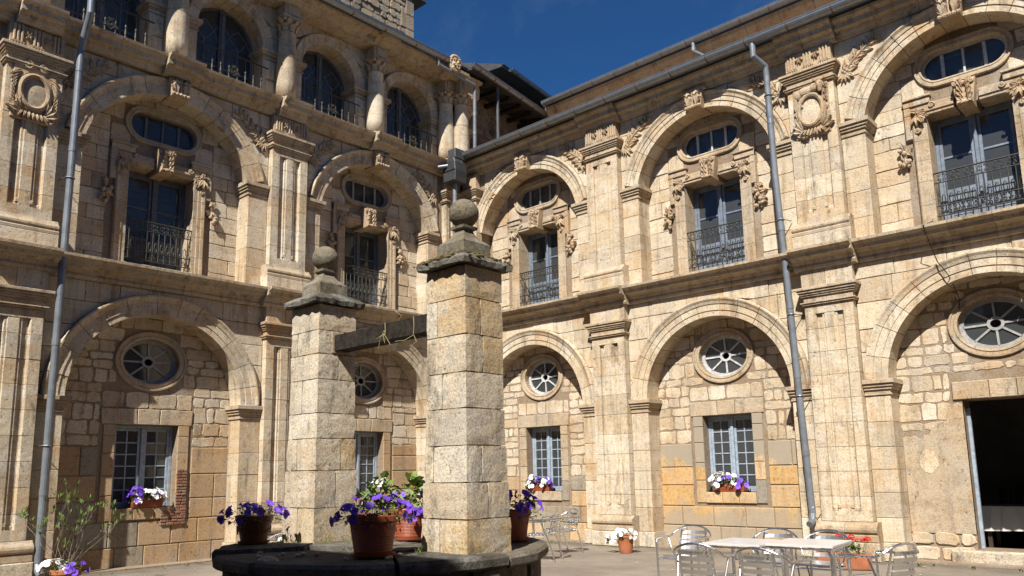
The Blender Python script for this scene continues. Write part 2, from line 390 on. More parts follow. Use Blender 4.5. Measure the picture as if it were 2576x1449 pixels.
def rubble_poly(x0, x1, z0, z1, j, cut):
    base = rough_rect(x0, x1, z0, z1, j*.6, cut); out = []
    for i in range(len(base)):
        p, q = base[i], base[(i+1) % len(base)]; l = math.hypot(q[0]-p[0], q[1]-p[1]); k = max(1, min(4, int(l/.07)))
        for t in range(k): out.append((p[0]+(q[0]-p[0])*t/k+U(-j, j)*.45, p[1]+(q[1]-p[1])*t/k+U(-j, j)*.45))
    return out
def holed(mb, outer, holes, n, depth):  # plane with holes, hole sides going back to n-depth
    loops = [[Vector((x, z, 0)) for x, z in outer]]+[[Vector((x, z, 0)) for x, z in h] for h in holes]
    tris = tessellate_polygon(loops); vs = [(v.x, -n, v.y) for lp in loops for v in lp]
    fs = []
    for t in tris:
        a, b, c = (vs[i] for i in t)
        cr = (b[0]-a[0])*(c[2]-a[2])-(b[2]-a[2])*(c[0]-a[0])
        fs.append(tuple(t) if cr > 0 else tuple(reversed(t)))
    mb.add(vs, fs)
    for h in holes:
        k = len(h); mb.add([(x, -n, z) for x, z in h]+[(x, -(n-depth), z) for x, z in h], [(i, (i+1) % k, k+(i+1) % k, k+i) for i in range(k)])

def ellipse(xc, zc, a, b, k=40): return [(xc+a*math.cos(2*PI*i/k), zc+b*math.sin(2*PI*i/k)) for i in range(k)]
def ell_path(xc, zc, a, b, k=40):
    r = []
    for i in range(k):
        t = 2*PI*i/k; nx, nz = math.cos(t)/a, math.sin(t)/b; l = math.hypot(nx, nz)
        r.append((xc+a*math.cos(t), zc+b*math.sin(t), nx/l, nz/l))
    return r
def stadium(xc, zc, a, b, k=12):
    s = a-b; r = []
    for i in range(k+1):
        t = -PI/2+PI*i/k; r.append((xc+s+b*math.cos(t), zc+b*math.sin(t), math.cos(t), math.sin(t)))
    for i in range(k+1):
        t = PI/2+PI*i/k; r.append((xc-s+b*math.cos(t), zc+b*math.sin(t), math.cos(t), math.sin(t)))
    return r

# ------------------------------------------------------------------ ground
g = MB(); N = 60
for i in range(N+1):
    for j in range(N+1):
        x, y = -60+120*i/N, -60+120*j/N; g.v.append((x, y, -.003))
for i in range(N):
    for j in range(N): g.f.append((i*(N+1)+j, (i+1)*(N+1)+j, (i+1)*(N+1)+j+1, i*(N+1)+j+1))
go = link('ground', g, 'ground'); go['kind'] = 'structure'; go['label'] = 'sandy concrete floor of the cloister courtyard'

# ------------------------------------------------------------------ the arcaded wings
class Wing: pass
def arch_hole(xc, zc, r, z0, k=28, a0=0.):
    pts = [(xc+r*math.cos(a0), z0)] if z0 < zc+r*math.sin(a0)-.001 else []
    return pts+[(xc+r*math.cos(a0+(PI-2*a0)*i/k), zc+r*math.sin(a0+(PI-2*a0)*i/k)) for i in range(k+1)]+([(xc-r*math.cos(a0), z0)] if pts else [])

def fill_rows(Wg, name, mat, x0, x1, z0, z1, rows, widths, n0, n1, gap, jit, cut, clipper=None, excl=(), bev=.01, nj=.004, choose=None):
    z = z0; cnt = 0
    while z < z1-.05:
        h = min(U(*rows), z1-z)
        if z1-(z+h) < rows[0]*.6: h = z1-z
        za, zb = z, z+h
        iv = [(x0, x1)]
        for e in excl:
            if e[0] == 'r':
                _, a, b, c, d = e
                if zb <= c+.01 or za >= d-.01: continue
                lo, hi = a, b
            else:
                _, ex, ez, ea, eb = e
                zz = min(max(ez, za), zb); t = 1-((zz-ez)/eb)**2
                t2 = 1-(((za+zb)/2-ez)/eb)**2
                if t2 <= 0: continue
                t = .5*max(t, 0)+.5*t2
                lo, hi = ex-ea*math.sqrt(t), ex+ea*math.sqrt(t)
            nv = []
            for a_, b_ in iv:
                if hi <= a_ or lo >= b_: nv.append((a_, b_)); continue
                if lo-a_ > .07: nv.append((a_, lo))
                if b_-hi > .07: nv.append((hi, b_))
            iv = nv
        for a_, b_ in iv:
            x = a_
            while x < b_-.02:
                wd = U(*widths)
                if b_-(x+wd) < widths[0]*.6: wd = b_-x
                p = (rubble_poly if name == 'rubble_stone' else rough_rect)(x+gap/2, x+wd-gap/2, za+gap/2+(U(0, .03) if gap > .03 else 0), zb-gap/2-(U(0, .03) if gap > .03 else 0), jit, cut)
                if clipper: p = clip(p, clipper)
                if len(p) >= 3 and area(p) > .008:
                    mb = MB(); mb.prism(p, n0, n1+U(-nj, nj), bev)
                    mm = choose((x+wd/2), (za+zb)/2) if choose else mat
                    link(name, mb, mm, Wg.root); cnt += 1
                x += wd
        z += h
    return cnt

def pilaster_prof(hw, n, nb, panel=True):
    if not panel: return [(hw, nb), (hw, n), (-hw, n), (-hw, nb)]
    half = [(hw, n), (hw*.60, n), (hw*.56, n-.015), (hw*.54, n-.055), (hw*.34, n-.055), (hw*.30, n-.02), (hw*.22, n-.02), (hw*.19, n-.005)]
    pr = [(x, y) for x, y in half]+[(-x, y) for x, y in reversed(half)]
    return [(hw, nb)]+pr+[(-hw, nb)]

def shift_prof(prof, dn, dz=0): return [(n+dn, z+dz) for n, z in prof]

def cornice(Wg, prof, xs, breaks, dn, nback, mat='cornice', name='cornice_block', seg=(.6, 1.0)):
    """straight moulding from xs[0] to xs[1], stepping forward by dn inside the break intervals"""
    x0, x1 = xs; cuts = [x0]
    for a, b in breaks: cuts += [a, b]
    cuts.append(x1)
    for i in range(len(cuts)-1):
        a, b = cuts[i], cuts[i+1]
        if b-a < .02: continue
        d = dn if i % 2 else 0.
        k = max(1, round((b-a)/U(*seg))); st = [a+(b-a)*(j+(U(-.12, .12) if 0 < j < k else 0))/k for j in range(k+1)]
        for j in range(k):
            mb = MB(); e = U(-.006, .006); pr = [(nback, prof[0][1])]+shift_prof(prof, d+e)+[(nback, prof[-1][1])]
            pr = list(reversed(pr))
            mb.ext_x(pr, st[j]+.003, st[j+1]-.003)
            link(name, mb, mat, Wg.root)

def foliage_spray(mb, x, z, n, ang, s=1., flip=1):
    for a, L, W in ((0, .46, .17), (.55, .34, .15), (-.55, .34, .15), (1.15, .24, .12), (-1.1, .26, .13)):
        mb.leaf(x, z, n, ang+a, L*s, W*s, .035*s, 3)
    mb.leaf(x, z, n+.01, ang+PI+.3, .22*s, .14*s, .05*s, 3); mb.leaf(x, z, n+.01, ang+PI-.5, .2*s, .12*s, .05*s, 3)
    for a in (.3, -.3): mb.scroll(x+.36*s*math.cos(ang+a), z+.36*s*math.sin(ang+a), n+.03, .06*s, ang, flip, .016*s)
    mb.blob((x, -n-.045*s, z), .04*s, .035*s, .04*s, 8, 5)
    for k in range(5):
        a = 2*PI*k/5; mb.blob((x+.055*s*math.cos(a), -n-.035*s, z+.055*s*math.sin(a)), .028*s, .025*s, .028*s, 6, 4)

def keystone(Wg, xc, z0, z1, n, carve=True, w0=.15, w1=.20):
    mb = MB(); mb.prism([(xc-w0, z0), (xc+w0, z0), (xc+w1, z1), (xc-w1, z1)], -.3, n, .012)
    k = link('keystone', mb, 'carve', Wg.root)
    c = MB()
    for sx in (-1, 1):
        c.leaf(xc+sx*w0*.55, z0+.03, n, PI/2-.05*sx, (z1-z0)*.95, w0*1.05, .05, 4)
        for q in range(4): c.leaf(xc+sx*w0*.55, z0+.06+q*(z1-z0)*.2, n+.012, PI/2-sx*.9, .11, .05, .03, 1)
        c.leaf(xc+sx*w0*.55, z1-.02, n+.03, -PI/2, .10, w0*.8, .04, 2)
    for q in range(5): c.blob((xc-w0*.9+q*w0*.45, -n-.03, z0+.02), w0*.26, .045, .035, 6, 4)
    c.tube([(xc, -n-.02, z0), (xc, -n-.03, z1)], .015, 5)
    link('carved_leaves', c, 'carve', k)

def casement(Wg, xc, n, z0, z1, hw, cols, rows, mat, name='window'):
    mb = MB(); ft = .05
    mb.box(xc-hw, xc-hw+ft, z0, z1, n-.06, n, .004); mb.box(xc+hw-ft, xc+hw, z0, z1, n-.06, n, .004)
    mb.box(xc-hw+ft, xc+hw-ft, z1-ft, z1, n-.06, n-.003, .004); mb.box(xc-hw+ft, xc+hw-ft, z0, z0+ft*.8, n-.06, n-.003, .004)
    mb.box(xc-.03, xc+.03, z0+ft*.8, z1-ft, n-.05, n+.022, .006)
    st = .045
    lv = []
    for s in (-1, 1):
        a = xc-hw+ft+.003 if s < 0 else xc+.033; b = xc-.033 if s < 0 else xc+hw-ft-.003
        za, zb = z0+ft*.8+.003, z1-ft-.003
        mb.box(a, a+st, za, zb, n-.045, n-.008, .004); mb.box(b-st, b, za, zb, n-.045, n-.008, .004)
        mb.box(a+st, b-st, zb-st, zb, n-.045, n-.011, .004); mb.box(a+st, b-st, za, za+st*1.3, n-.045, n-.011, .004)
        lv.append((a+st, b-st, za+st*1.3, zb-st))
    fr = link(name, mb, mat, Wg.root)
    pane = None; vb = hb = None
    for a, b, za, zb in lv:
        for i in range(1, cols):
            x = a+(b-a)*i/cols
            if vb is None: q = MB(); q.box(-.011, .011, za-(za+zb)/2, zb-(za+zb)/2, -.035, -.016, .003); vb = q.mesh('glazing_bar')
            link('glazing_bar', vb, mat, fr, (x, -n, (za+zb)/2))
        for j in range(1, rows):
            z = za+(zb-za)*j/rows
            if hb is None: q = MB(); q.box(-(b-a)/2, (b-a)/2, -.011, .011, -.037, -.0135, .003); hb = q.mesh('glazing_bar')
            link('glazing_bar', hb, mat, fr, ((a+b)/2, -n, z))
        cw, ch = (b-a)/cols, (zb-za)/rows
        if pane is None: q = MB(); q.cuboid((0, 0, 0), (cw-.004, .004, ch-.004)); pane = q.mesh('pane')
        for i in range(cols):
            for j in range(rows): link('pane', pane, 'glass', fr, (a+cw*(i+.5), -n+.028, za+ch*(j+.5)), U(-.012, .012))
    return fr

def oculus(Wg, xc, zc, a, b, n, mat):
    mb = MB()
    mb.ring([(-.055, n-.05), (-.055, n), (.03, n), (.03, n-.05)], ell_path(xc, zc, a, b))
    mb.ring([(-.022, n-.04), (-.022, n+.006), (.022, n+.006), (.022, n-.04)], ell_path(xc, zc, a*.20, b*.22, 20))
    fr = link('round_window', mb, mat, Wg.root)
    for k in range(8):
        t = PI/2+2*PI*k/8+.03; c_, s_ = math.cos(t), math.sin(t); q = MB()
        x0, z0, x1, z1 = a*.22*c_, b*.24*s_, (a-.05)*c_, (b-.05)*s_
        l = math.hypot(x1-x0, z1-z0); px, pz = -(z1-z0)/l*.013, (x1-x0)/l*.013
        q.prism([(x0-px, z0-pz), (x1-px, z1-pz), (x1+px, z1+pz), (x0+px, z0+pz)][::-1], -.035, 0., .003)
        link('glazing_bar', q, mat, fr, (xc, -n, zc))
        q = MB(); pts = []
        for i in range(5):
            tt = t+2*PI/8*i/4; pts.append(((a-.04)*math.cos(tt), (b-.04)*math.sin(tt)))
        for i in range(4, -1, -1):
            tt = t+2*PI/8*i/4; pts.append((a*.2*math.cos(tt), b*.22*math.sin(tt)))
        q.add([(x, -.001, z) for x, z in pts]+[(x, .003, z) for x, z in pts], [tuple(range(10)), tuple(range(19, 9, -1))]+[(i, 10+i, 10+(i+1) % 10, (i+1) % 10) for i in range(10)])
        link('pane', q, 'glass', fr, (xc, -n+.022, zc))
    return fr

def stad_window(Wg, xc, zc, a, b, n, mat):
    mb = MB(); mb.ring([(-.03, n-.05), (-.03, n), (.03, n), (.03, n-.05)], stadium(xc, zc, a, b))
    fr = link('oval_window', mb, mat, Wg.root)
    for x, wd in ((-a*.5, .035), (0., .018), (a*.5, .035)):
        q = MB(); h = b-.045 if abs(x) < a-b+.05 else b*.9; q.box(-wd/2-.008, wd/2+.008, -h, h, -.04, .0, .003)
        link('glazing_bar', q, mat, fr, (xc+x, -n, zc))
    xs = [-a, -a*.5, 0, a*.5, a]
    P = [(q[0]-xc, q[1]-zc) for q in stadium(0+xc, zc, a-.03, b-.03)]
    for i in range(4):
        cl = [(xs[i]+.004, -2), (xs[i+1]-.004, -2), (xs[i+1]-.004, 2), (xs[i]+.004, 2)]
        pl = clip(P, cl); k = len(pl); q = MB()
        q.add([(x, -.002, z) for x, z in pl]+[(x, .002, z) for x, z in pl], [tuple(range(k)), tuple(range(2*k-1, k-1, -1))]+[(i, k+i, k+(i+1) % k, (i+1) % k) for i in range(k)])
        link('pane', q, 'glass', fr, (xc, -n+.028, zc))
    return fr

def french_door(Wg, xc, n, z0, z1, hw, mat, shutter=False, mids=(.30, .63)):
    mb = MB(); ft = .055
    mb.box(xc-hw, xc-hw+ft, z0, z1, n-.06, n, .004); mb.box(xc+hw-ft, xc+hw, z0, z1, n-.06, n, .004)
    mb.box(xc-hw+ft, xc+hw-ft, z1-ft, z1, n-.06, n-.003, .004)
    mb.box(xc-.028, xc+.028, z0, z1-ft, n-.05, n+.025, .006)
    st = .052; H = z1-z0; leaves = []
    for s in (-1, 1):
        a = xc-hw+ft+.003 if s < 0 else xc+.031; b = xc-.031 if s < 0 else xc+hw-ft-.003
        za, zb = z0+.01, z1-ft-.003
        mb.box(a, a+st, za, zb, n-.045, n-.006, .004); mb.box(b-st, b, za, zb, n-.045, n-.006, .004)
        mb.box(a+st, b-st, zb-st, zb, n-.045, n-.009, .004); mb.box(a+st, b-st, za, za+st*1.5, n-.045, n-.009, .004)
        zm, zt = z0+H*mids[0], z0+H*mids[1]
        mb.box(a+st, b-st, zm-.05, zm+.05, n-.045, n-.009, .004); mb.box(a+st, b-st, zt-.018, zt+.018, n-.045, n-.009, .004)
        leaves.append((a+st, b-st, za+st*1.5, zm-.05, zm+.05, zt-.018, zt+.018, zb-st))
    fr = link('french_door', mb, mat, Wg.root)
    for a, b, p0, p1, q0, q1, r0, r1 in leaves:
        q = MB(); q.box(a+.002, b-.002, p0+.002, p1-.002, n-.04, n-.026, .003); q.box(a+.05, b-.05, p0+.05, p1-.05, n-.03, n-.016, .012)
        link('panel', q, mat, fr)
        for za, zb in ((q0, q1), (r0, r1)):
            q = MB(); q.cuboid((0, 0, 0), (b-a-.004, .004, zb-za-.004)); link('pane', q, 'glass', fr, ((a+b)/2, -n+.026, (za+zb)/2), U(-.01, .01))
        if shutter:
            q = MB(); q.box(a-.02, b+.02, q0-.02, r1+.02, n-.14, n-.11, .004)
            k = 4
            for i in range(k):
                z = q0+(r1-q0)*i/k; q.box(a+.04, b-.04, z+.03, z+(r1-q0)/k-.03, n-.115, n-.098, .01)
            link('inner_shutter', q, 'shutter', fr)
    return fr

def balcony(Wg, xc, n, z0, z1, hw, mat='iron'):
    """french balcony grille: rails, scrolls; every bar a piece of its own"""
    mb = MB(); H = z1-z0
    zs = (z1, z1-.17*H/.8, z0+.30*H, z0+.07)
    for i, z in enumerate(zs): mb.tube([(xc-hw-.03, -n, z), (xc+hw+.03, -n, z)], .015 if i == 0 else .011, 5)
    fr = link('balcony_railing', mb, mat, Wg.root)
    foot = MB(); k = 11; bar = None; loops = MB(); frieze = MB()
    for i in range(k):
        x = xc-hw+2*hw*(i+.5)/k
        if bar is None:
            q = MB(); q.tube([(0, 0, zs[3]-zs[1]), (0, 0, 0)], .0095, 5); q.blob((0, 0, (zs[2]-zs[1])*.6), .013, .013, .013, 6, 4); bar = q.mesh('bar')
        link('bar', bar, mat, fr, (x, -n, zs[1]))
        r = hw/k*.95; zc = zs[2]+.10
        loops.tube([(x+hw/k+r*.5*math.cos(a), -n, zc+r*1.6*math.sin(a)) for a in [2*PI*j/12 for j in range(12)]], .0075, 4, True)
    for i in range(6):
        x = xc-hw+2*hw*(i+.5)/6; zc = (zs[0]+zs[1])/2; r = (zs[0]-zs[1])*.22
        for sx in (-1, 1):
            for sz in (-1, 1): frieze.scroll(x+sx*r, zc+sz*r, n-.012, r*.95, -sx*PI/2+(0 if sz > 0 else PI), sx*sz, .008, 1.1)
        frieze.tube([(x+hw/6, -n, zs[1]), (x+hw/6+.02, -n, zc), (x+hw/6, -n, zs[0])], .006, 4)
    for i in range(6):
        x = xc-hw+2*hw*(i+.5)/6; zc = (zs[2]+zs[3])/2; r = (zs[2]-zs[3])*.24
        for sx in (-1, 1): foot.scroll(x+sx*r*1.0, zc-r*.6, n-.012, r, PI/2, sx, .008, 1.2)
        foot.tube([(x-hw/6*.9, -n, zs[3]), (x, -n, zs[2]-.02), (x+hw/6*.9, -n, zs[3])], .005, 4)
    link('scrollwork', frieze, mat, fr); link('foot_scrolls', foot, mat, fr); link('loop_band', loops, mat, fr)
    return fr

def cartouche(Wg, xc, zc, n, bull=False):
    mb = MB(); hw, hh = .31, .50
    mb.box(xc-hw, xc+hw, zc-hh, zc+hh, n-.06, n+.02, .015)
    mb.ring([(-.05, n+.02), (-.04, n+.075), (-.01, n+.09), (.02, n+.075), (.03, n+.05), (.045, n+.055), (.055, n+.02)], ell_path(xc, zc-.02, .215, .285, 32))
    c = link('cartouche', mb, 'carve', Wg.root)
    q = MB(); K = 24; pts = ellipse(xc, zc-.02, .18, .25, K)
    q.add([(xc, -(n+.055), zc-.02)]+[(x, -(n+.03), z) for x, z in pts], [(0, 1+i, 1+(i+1) % K) for i in range(K)])
    link('oval_shield', q, 'rubble' if not bull else 'ashlar', c)
    d = MB()
    for sx in (-1, 1):
        for k in range(4):
            d.leaf(xc+sx*.17, zc-.40+.03*k, n+.02, PI/2-sx*(1.3-.42*k), .22, .09, .05, 2)
        d.scroll(xc+sx*.26, zc-.02, n+.02, .055, PI/2, sx, .02); d.scroll(xc+sx*.25, zc+.17, n+.02, .05, -PI/2, -sx, .018)
        d.scroll(xc+sx*.22, zc-.43, n+.02, .06, 0, -sx, .022); d.scroll(xc+sx*.07, zc-.44, n+.02, .045, PI, sx, .018)
        if not bull:
            for k in range(5): d.leaf(xc+sx*(.2+.015*k), zc+.30-.04*k, n+.02, -PI/2+sx*(.9-.17*k), .20, .055, .045, 1)
            d.scroll(xc+sx*.12, zc+.42, n+.02, .075, PI/2, sx, .026)
            for k in range(4): d.leaf(xc+sx*.27, zc-.12-.06*k, n+.02, PI/2-sx*.5, .14, .06, .04, 2)
    for k in range(7): d.leaf(xc-.15+.05*k, zc-.36, n+.025, -PI/2+(k-3)*.16, .13, .045, .05, 1)
    if bull:
        d.blob((xc-.04, -n-.05, zc+.335), .19, .055, .085, 12, 7); d.blob((xc-.20, -n-.05, zc+.30), .07, .05, .09, 10, 6)
        d.blob((xc+.09, -n-.06, zc+.35), .08, .06, .085, 10, 6)
        d.tube([(xc-.24, -n-.05, zc+.28), (xc-.25, -n-.05, zc+.12), (xc-.26, -n-.05, zc+.02)], [.032, .022, .018], 6)
        d.tube([(xc-.17, -n-.04, zc+.26), (xc-.16, -n-.04, zc+.13), (xc-.14, -n-.05, zc+.06)], [.032, .02, .018], 6)
        d.tube([(xc+.03, -n-.05, zc+.28), (xc+.04, -n-.05, zc+.20)], [.028, .018], 6)
        d.tube([(xc-.27, -n-.04, zc+.34), (xc-.29, -n-.04, zc+.2), (xc-.28, -n-.05, zc+.06)], [.013, .010, .016], 5)
        d.tube([(xc+.19, -n-.09, zc+.42), (xc+.195, -n-.11, zc+.34), (xc+.20, -n-.10, zc+.24)], [.055, .05, .032], 8)
        for sx in (-1, 1):
            d.tube([(xc+.19+sx*.03, -n-.08, zc+.45), (xc+.19+sx*.08, -n-.08, zc+.47), (xc+.19+sx*.10, -n-.09, zc+.52)], [.017, .013, .005], 6)
            d.leaf(xc+.19+sx*.05, zc+.42, n+.06, PI/2-sx*1.4, .075, .035, .02, 1)
            d.blob((xc+.195+sx*.027, -n-.145, zc+.375), .014, .012, .012, 6, 4)
        for k in range(4): d.blob((xc+.16+.02*k, -n-.11, zc+.455), .02, .02, .02, 6, 4)
        for k in range(3): d.leaf(xc+.28, zc+.30-.12*k, n+.02, PI/2+.25, .13, .07, .05, 2)
    link('carved_scrolls', d, 'carve', c)

def triglyph(Wg, xc, z0, z1, n, hw):
    mb = MB(); mb.box(xc-hw, xc+hw, z0, z1, -.1, n, .008)
    fz = link('frieze_block', mb, 'carve', Wg.root)
    d = MB()
    for cx in (-hw*.72, 0, hw*.72):
        for k in (-1, 0, 1): d.box(xc+cx+k*.055-.019, xc+cx+k*.055+.019, z0+.07, z1-.005, n-.01, n+.028, .012)
        for k in range(5): d.blob((xc+cx-.08+.04*k, -n-.012, z0+.035), .015, .02, .022, 6, 4)
        d.box(xc+cx-.10, xc+cx+.10, z0+.052, z0+.068, n-.01, n+.03, .005)
    for cx in (-hw*.36, hw*.36):
        for k in range(6): a = PI/3*k; d.leaf(xc+cx, (z0+z1)/2+.03, n, a, .07, .04, .03, 1)
        d.blob((xc+cx, -n-.02, (z0+z1)/2+.03), .018, .018, .018, 6, 4)
    link('triglyphs', d, 'carve', fz)

def gutter(Wg, x0, x1, n, z, r=.085, step=.75, name='gutter'):
    mb = MB(); K = 9
    outer = [(n+r*math.cos(PI+PI*i/K), z+r*math.sin(PI+PI*i/K)) for i in range(K+1)]
    inner = [(n+(r-.006)*math.cos(PI+PI*i/K), z+.001+(r-.006)*math.sin(PI+PI*i/K)) for i in range(K, -1, -1)]
    mb.ext_x((outer+inner)[::-1], x0, x1)
    mb.tube([(x0, -(n+r), z+.004), (x1, -(n+r), z+.004)], .010, 6)
    mb.tube([(x0, -(n-r), z+.004), (x1, -(n-r), z+.004)], .008, 6)
    gt = link(name, mb, 'zinc', Wg.root)
    k = int((x1-x0)/step); br = None
    for i in range(k):
        if br is None:
            q = MB(); q.tube([(0, -(r+.006)*math.cos(PI+PI*j/8), (r+.006)*math.sin(PI+PI*j/8)) for j in range(9)], .009, 4); br = q.mesh('bracket')
        link('bracket', br, 'rusty', gt, (x0+(i+.5)*(x1-x0)/k, -n, z))
    return gt

def downpipe(Wg, pts, r=.05, collars=(), name='downpipe', mat='pipe'):
    mb = MB(); mb.tube(pts, r, 14)
    for z in collars:
        p = None
        for i in range(len(pts)-1):
            a, b = Vector(pts[i]), Vector(pts[i+1])
            if (a.z-z)*(b.z-z) <= 0 and abs(a.z-b.z) > .01: p = a.lerp(b, (z-a.z)/(b.z-a.z)); d = (b-a).normalized()
        if p is not None: mb.tube([p-d*.05, p+d*.05], r+.006, 14)
    return link(name, mb, mat, Wg.root, smooth=False)

MIDP = [(.03, 4.78), (.06, 4.79), (.075, 4.83), (.06, 4.87), (.09, 4.885), (.11, 4.93), (.17, 4.965), (.24, 4.975), (.25, 5.03), (.30, 5.06), (.335, 5.075), (.34, 5.12), (.06, 5.15)]
TOPP = [(.02, 8.74), (.045, 8.75), (.06, 8.79), (.085, 8.81), (.105, 8.86), (.19, 8.875), (.20, 8.88), (.21, 8.96), (.245, 8.985), (.285, 9.01), (.30, 9.055), (-.2, 9.08)]

def build_wing(Wg, bays, pils, xl, xr, Rr, zl, zu, dz, half_pils=(), edge=None, upper_top='cornice', spans=None):
    """bays: centres; pils: pilaster centres; piers run between a bay opening and the next pilaster"""
    root = Wg.root; Z = lambda z: z+(dz if z > 1 else 0)
    aU = math.asin((Z(7.24)-zu)/(Rr+.02)); RU = Rr+.02
    # --- cores with real openings
    fc = MB(); holes = []
    for b in bays:
        holes.append(arch_hole(b, zl, Rr+.1, .02)); holes.append(arch_hole(b, zu, RU+.1, Z(5.14)))
    holed(fc, [(xl, -.2), (xr, -.2), (xr, Z(8.8)), (xl, Z(8.8))], holes, -.03, .395)
    link('wall_core', fc, 'mortar', root)
    tc = MB(); th = []
    for i, b in enumerate(bays):
        sp = spans[i]
        th.append([(b-sp['hw'], sp['z0']), (b+sp['hw'], sp['z0']), (b+sp['hw'], sp['z1']), (b-sp['hw'], sp['z1'])])
        th.append(ellipse(b, Z(3.59), .50, .40)); th.append([(q[0], q[1]) for q in stadium(b, Z(7.93), .64, .28)])
        th.append([(b-.64, Z(5.30)), (b+.64, Z(5.30)), (b+.64, Z(7.16)), (b-.64, Z(7.16))])
    holed(tc, [(xl, -.2), (xr, -.2), (xr, Z(8.8)), (xl, Z(8.8))], th, -.413, .455)
    link('wall_core', tc, 'mortar', root)
    # --- bays
    for i, b in enumerate(bays):
        sp = spans[i]
        # voussoirs
        pl = [(Rr, -.40), (Rr, .015), (Rr+.10, .015), (Rr+.105, .03), (Rr+.22, .03), (Rr+.225, .045), (Rr+.27, .06), (Rr+.31, .085), (Rr+.335, .085), (Rr+.35, .05), (Rr+.35, -.40)]
        k = 13
        cuts = [PI*(j+(U(-.15, .15) if 0 < j < k else 0))/k for j in range(k+1)]
        for j in range(k):
            mb = MB(); e = U(-.005, .005)
            mb.arc([(r, n_+(e if n_ > -.3 else 0)) for r, n_ in pl], b, zl, cuts[j]+.0028, cuts[j+1]-.0028, 4); link('voussoir', mb, 'ashlar', root)
        pu = [(RU, -.40), (RU, .015), (RU+.10, .015), (RU+.105, .03), (RU+.19, .03), (RU+.195, .045), (RU+.24, .055), (RU+.28, .085), (RU+.305, .085), (RU+.32, .05), (RU+.32, -.40)]
        cuts = [aU+(PI-2*aU)*(j+(U(-.15, .15) if 0 < j < k else 0))/k for j in range(k+1)]
        for j in range(k):
            mb = MB(); e = U(-.005, .005)
            mb.arc([(r, n_+(e if n_ > -.3 else 0)) for r, n_ in pu], b, zu, cuts[j]+.0028, cuts[j+1]-.0028, 4); link('voussoir', mb, 'ashlar', root)
        keystone(Wg, b, zu+RU-.03, Z(8.74), .17)
        # tympana
        arc_l = [(b-Rr-.02, -.1), (b+Rr+.02, -.1)]+[(b+(Rr+.02)*math.cos(PI*q/24), zl+(Rr+.02)*math.sin(PI*q/24)) for q in range(25)]
        arc_u = [(b-RU-.02, Z(5.1)), (b+RU+.02, Z(5.1))]+[(b+(RU+.02)*math.cos(PI*q/24), zu+(RU+.02)*math.sin(PI*q/24)) for q in range(25)]
        ex = [('e', b, Z(3.59), .65, .555)]
        if sp.get('door'): ex += [('r', b-sp['hw']-.14, b+sp['hw']+.14, -1, sp['z1']+.30)]
        else:
            ex += [('r', b-sp['hw']-.26, b+sp['hw']+.26, sp['z0']-.22, sp['z1']+.56)]
            fill_rows(Wg, 'rubble_stone', 'rubble', b-sp['hw']-.25, b+sp['hw']+.25, sp['z1']+.28, sp['z1']+.57, (.27, .29), (.22, .5), -.47, -.405, .026, .02, .03, None, [('e', b, Z(3.59), .65, .555)], .006, .004)
        zp = sp['zp']
        if zp > 0: fill_rows(Wg, 'plaster_panel', 'plaster', b-Rr-.02, b+Rr+.02, 0., zp, (.33, .43), (.42, .72), -.46, -.395, .016, .002, 0, None, ex, .010, .002, sp['choose'])
        else:
            pass
        if sp.get('door'):
            xs_ = [b-Rr+.0+(Rr-sp['hw'])*q/14 for q in range(15)]
            tp_ = [(x, 1.92+U(-.06, .06)+(.16 if q > 6 else 0)+(.30 if q > 10 else 0)) for q, x in enumerate(xs_)]
            mb = MB(); mb.prism([(b-Rr, .42), (b-sp['hw'], .42)]+tp_[::-1], -.46, -.394, .008); link('plaster_coat', mb, 'plaster_p', root)
            mb = MB(); pol = [(b+sp['hw'], .45), (b+Rr, .45), (b+Rr, 1.95), (b+sp['hw'], 2.2)]; mb.prism(pol, -.46, -.392, .02); link('plaster_coat', mb, 'plaster_p', root)
            fill_rows(Wg, 'rubble_stone', 'rubble', b-Rr-.02, b+Rr+.02, 0., .45, (.2, .25), (.3, .6), -.47, -.39, .03, .014, .05, arc_l, [('r', b-sp['hw'], b+sp['hw'], -1, 3)], .014, .012)
            mb = MB(); mb.prism([(b-1.10+U(.11, .15)*math.cos(q*.45)*1.0, 1.52+U(.16, .21)*math.sin(q*.45)) for q in range(14)], -.41, -.390, .004); link('bare_patch', mb, 'rubble', root)
        fill_rows(Wg, 'rubble_stone', 'rubble', b-Rr-.02, b+Rr+.02, zp if not sp.get('door') else 2.0, zl+Rr, (.12, .30), (.14, .56), -.47, -.405, .026, .022, .03, arc_l, ex, .006, .004)
        ex = [('r', b-.95, b+.95, Z(5.1), Z(7.82)), ('e', b, Z(7.93), .75, .385)]
        fill_rows(Wg, 'rubble_stone', 'rubble', b-.95, b+.95, Z(7.48), Z(7.82), (.33, .35), (.25, .5), -.47, -.402, .014, .010, .018, None, [('e', b, Z(7.93), .73, .37)], .006, .006)
        fill_rows(Wg, 'rubble_stone', 'rubble', b-RU-.02, b+RU+.02, Z(5.15), zu+RU, (.22, .34), (.28, .66), -.47, -.402, .014, .010, .018, arc_u, ex, .006, .008)
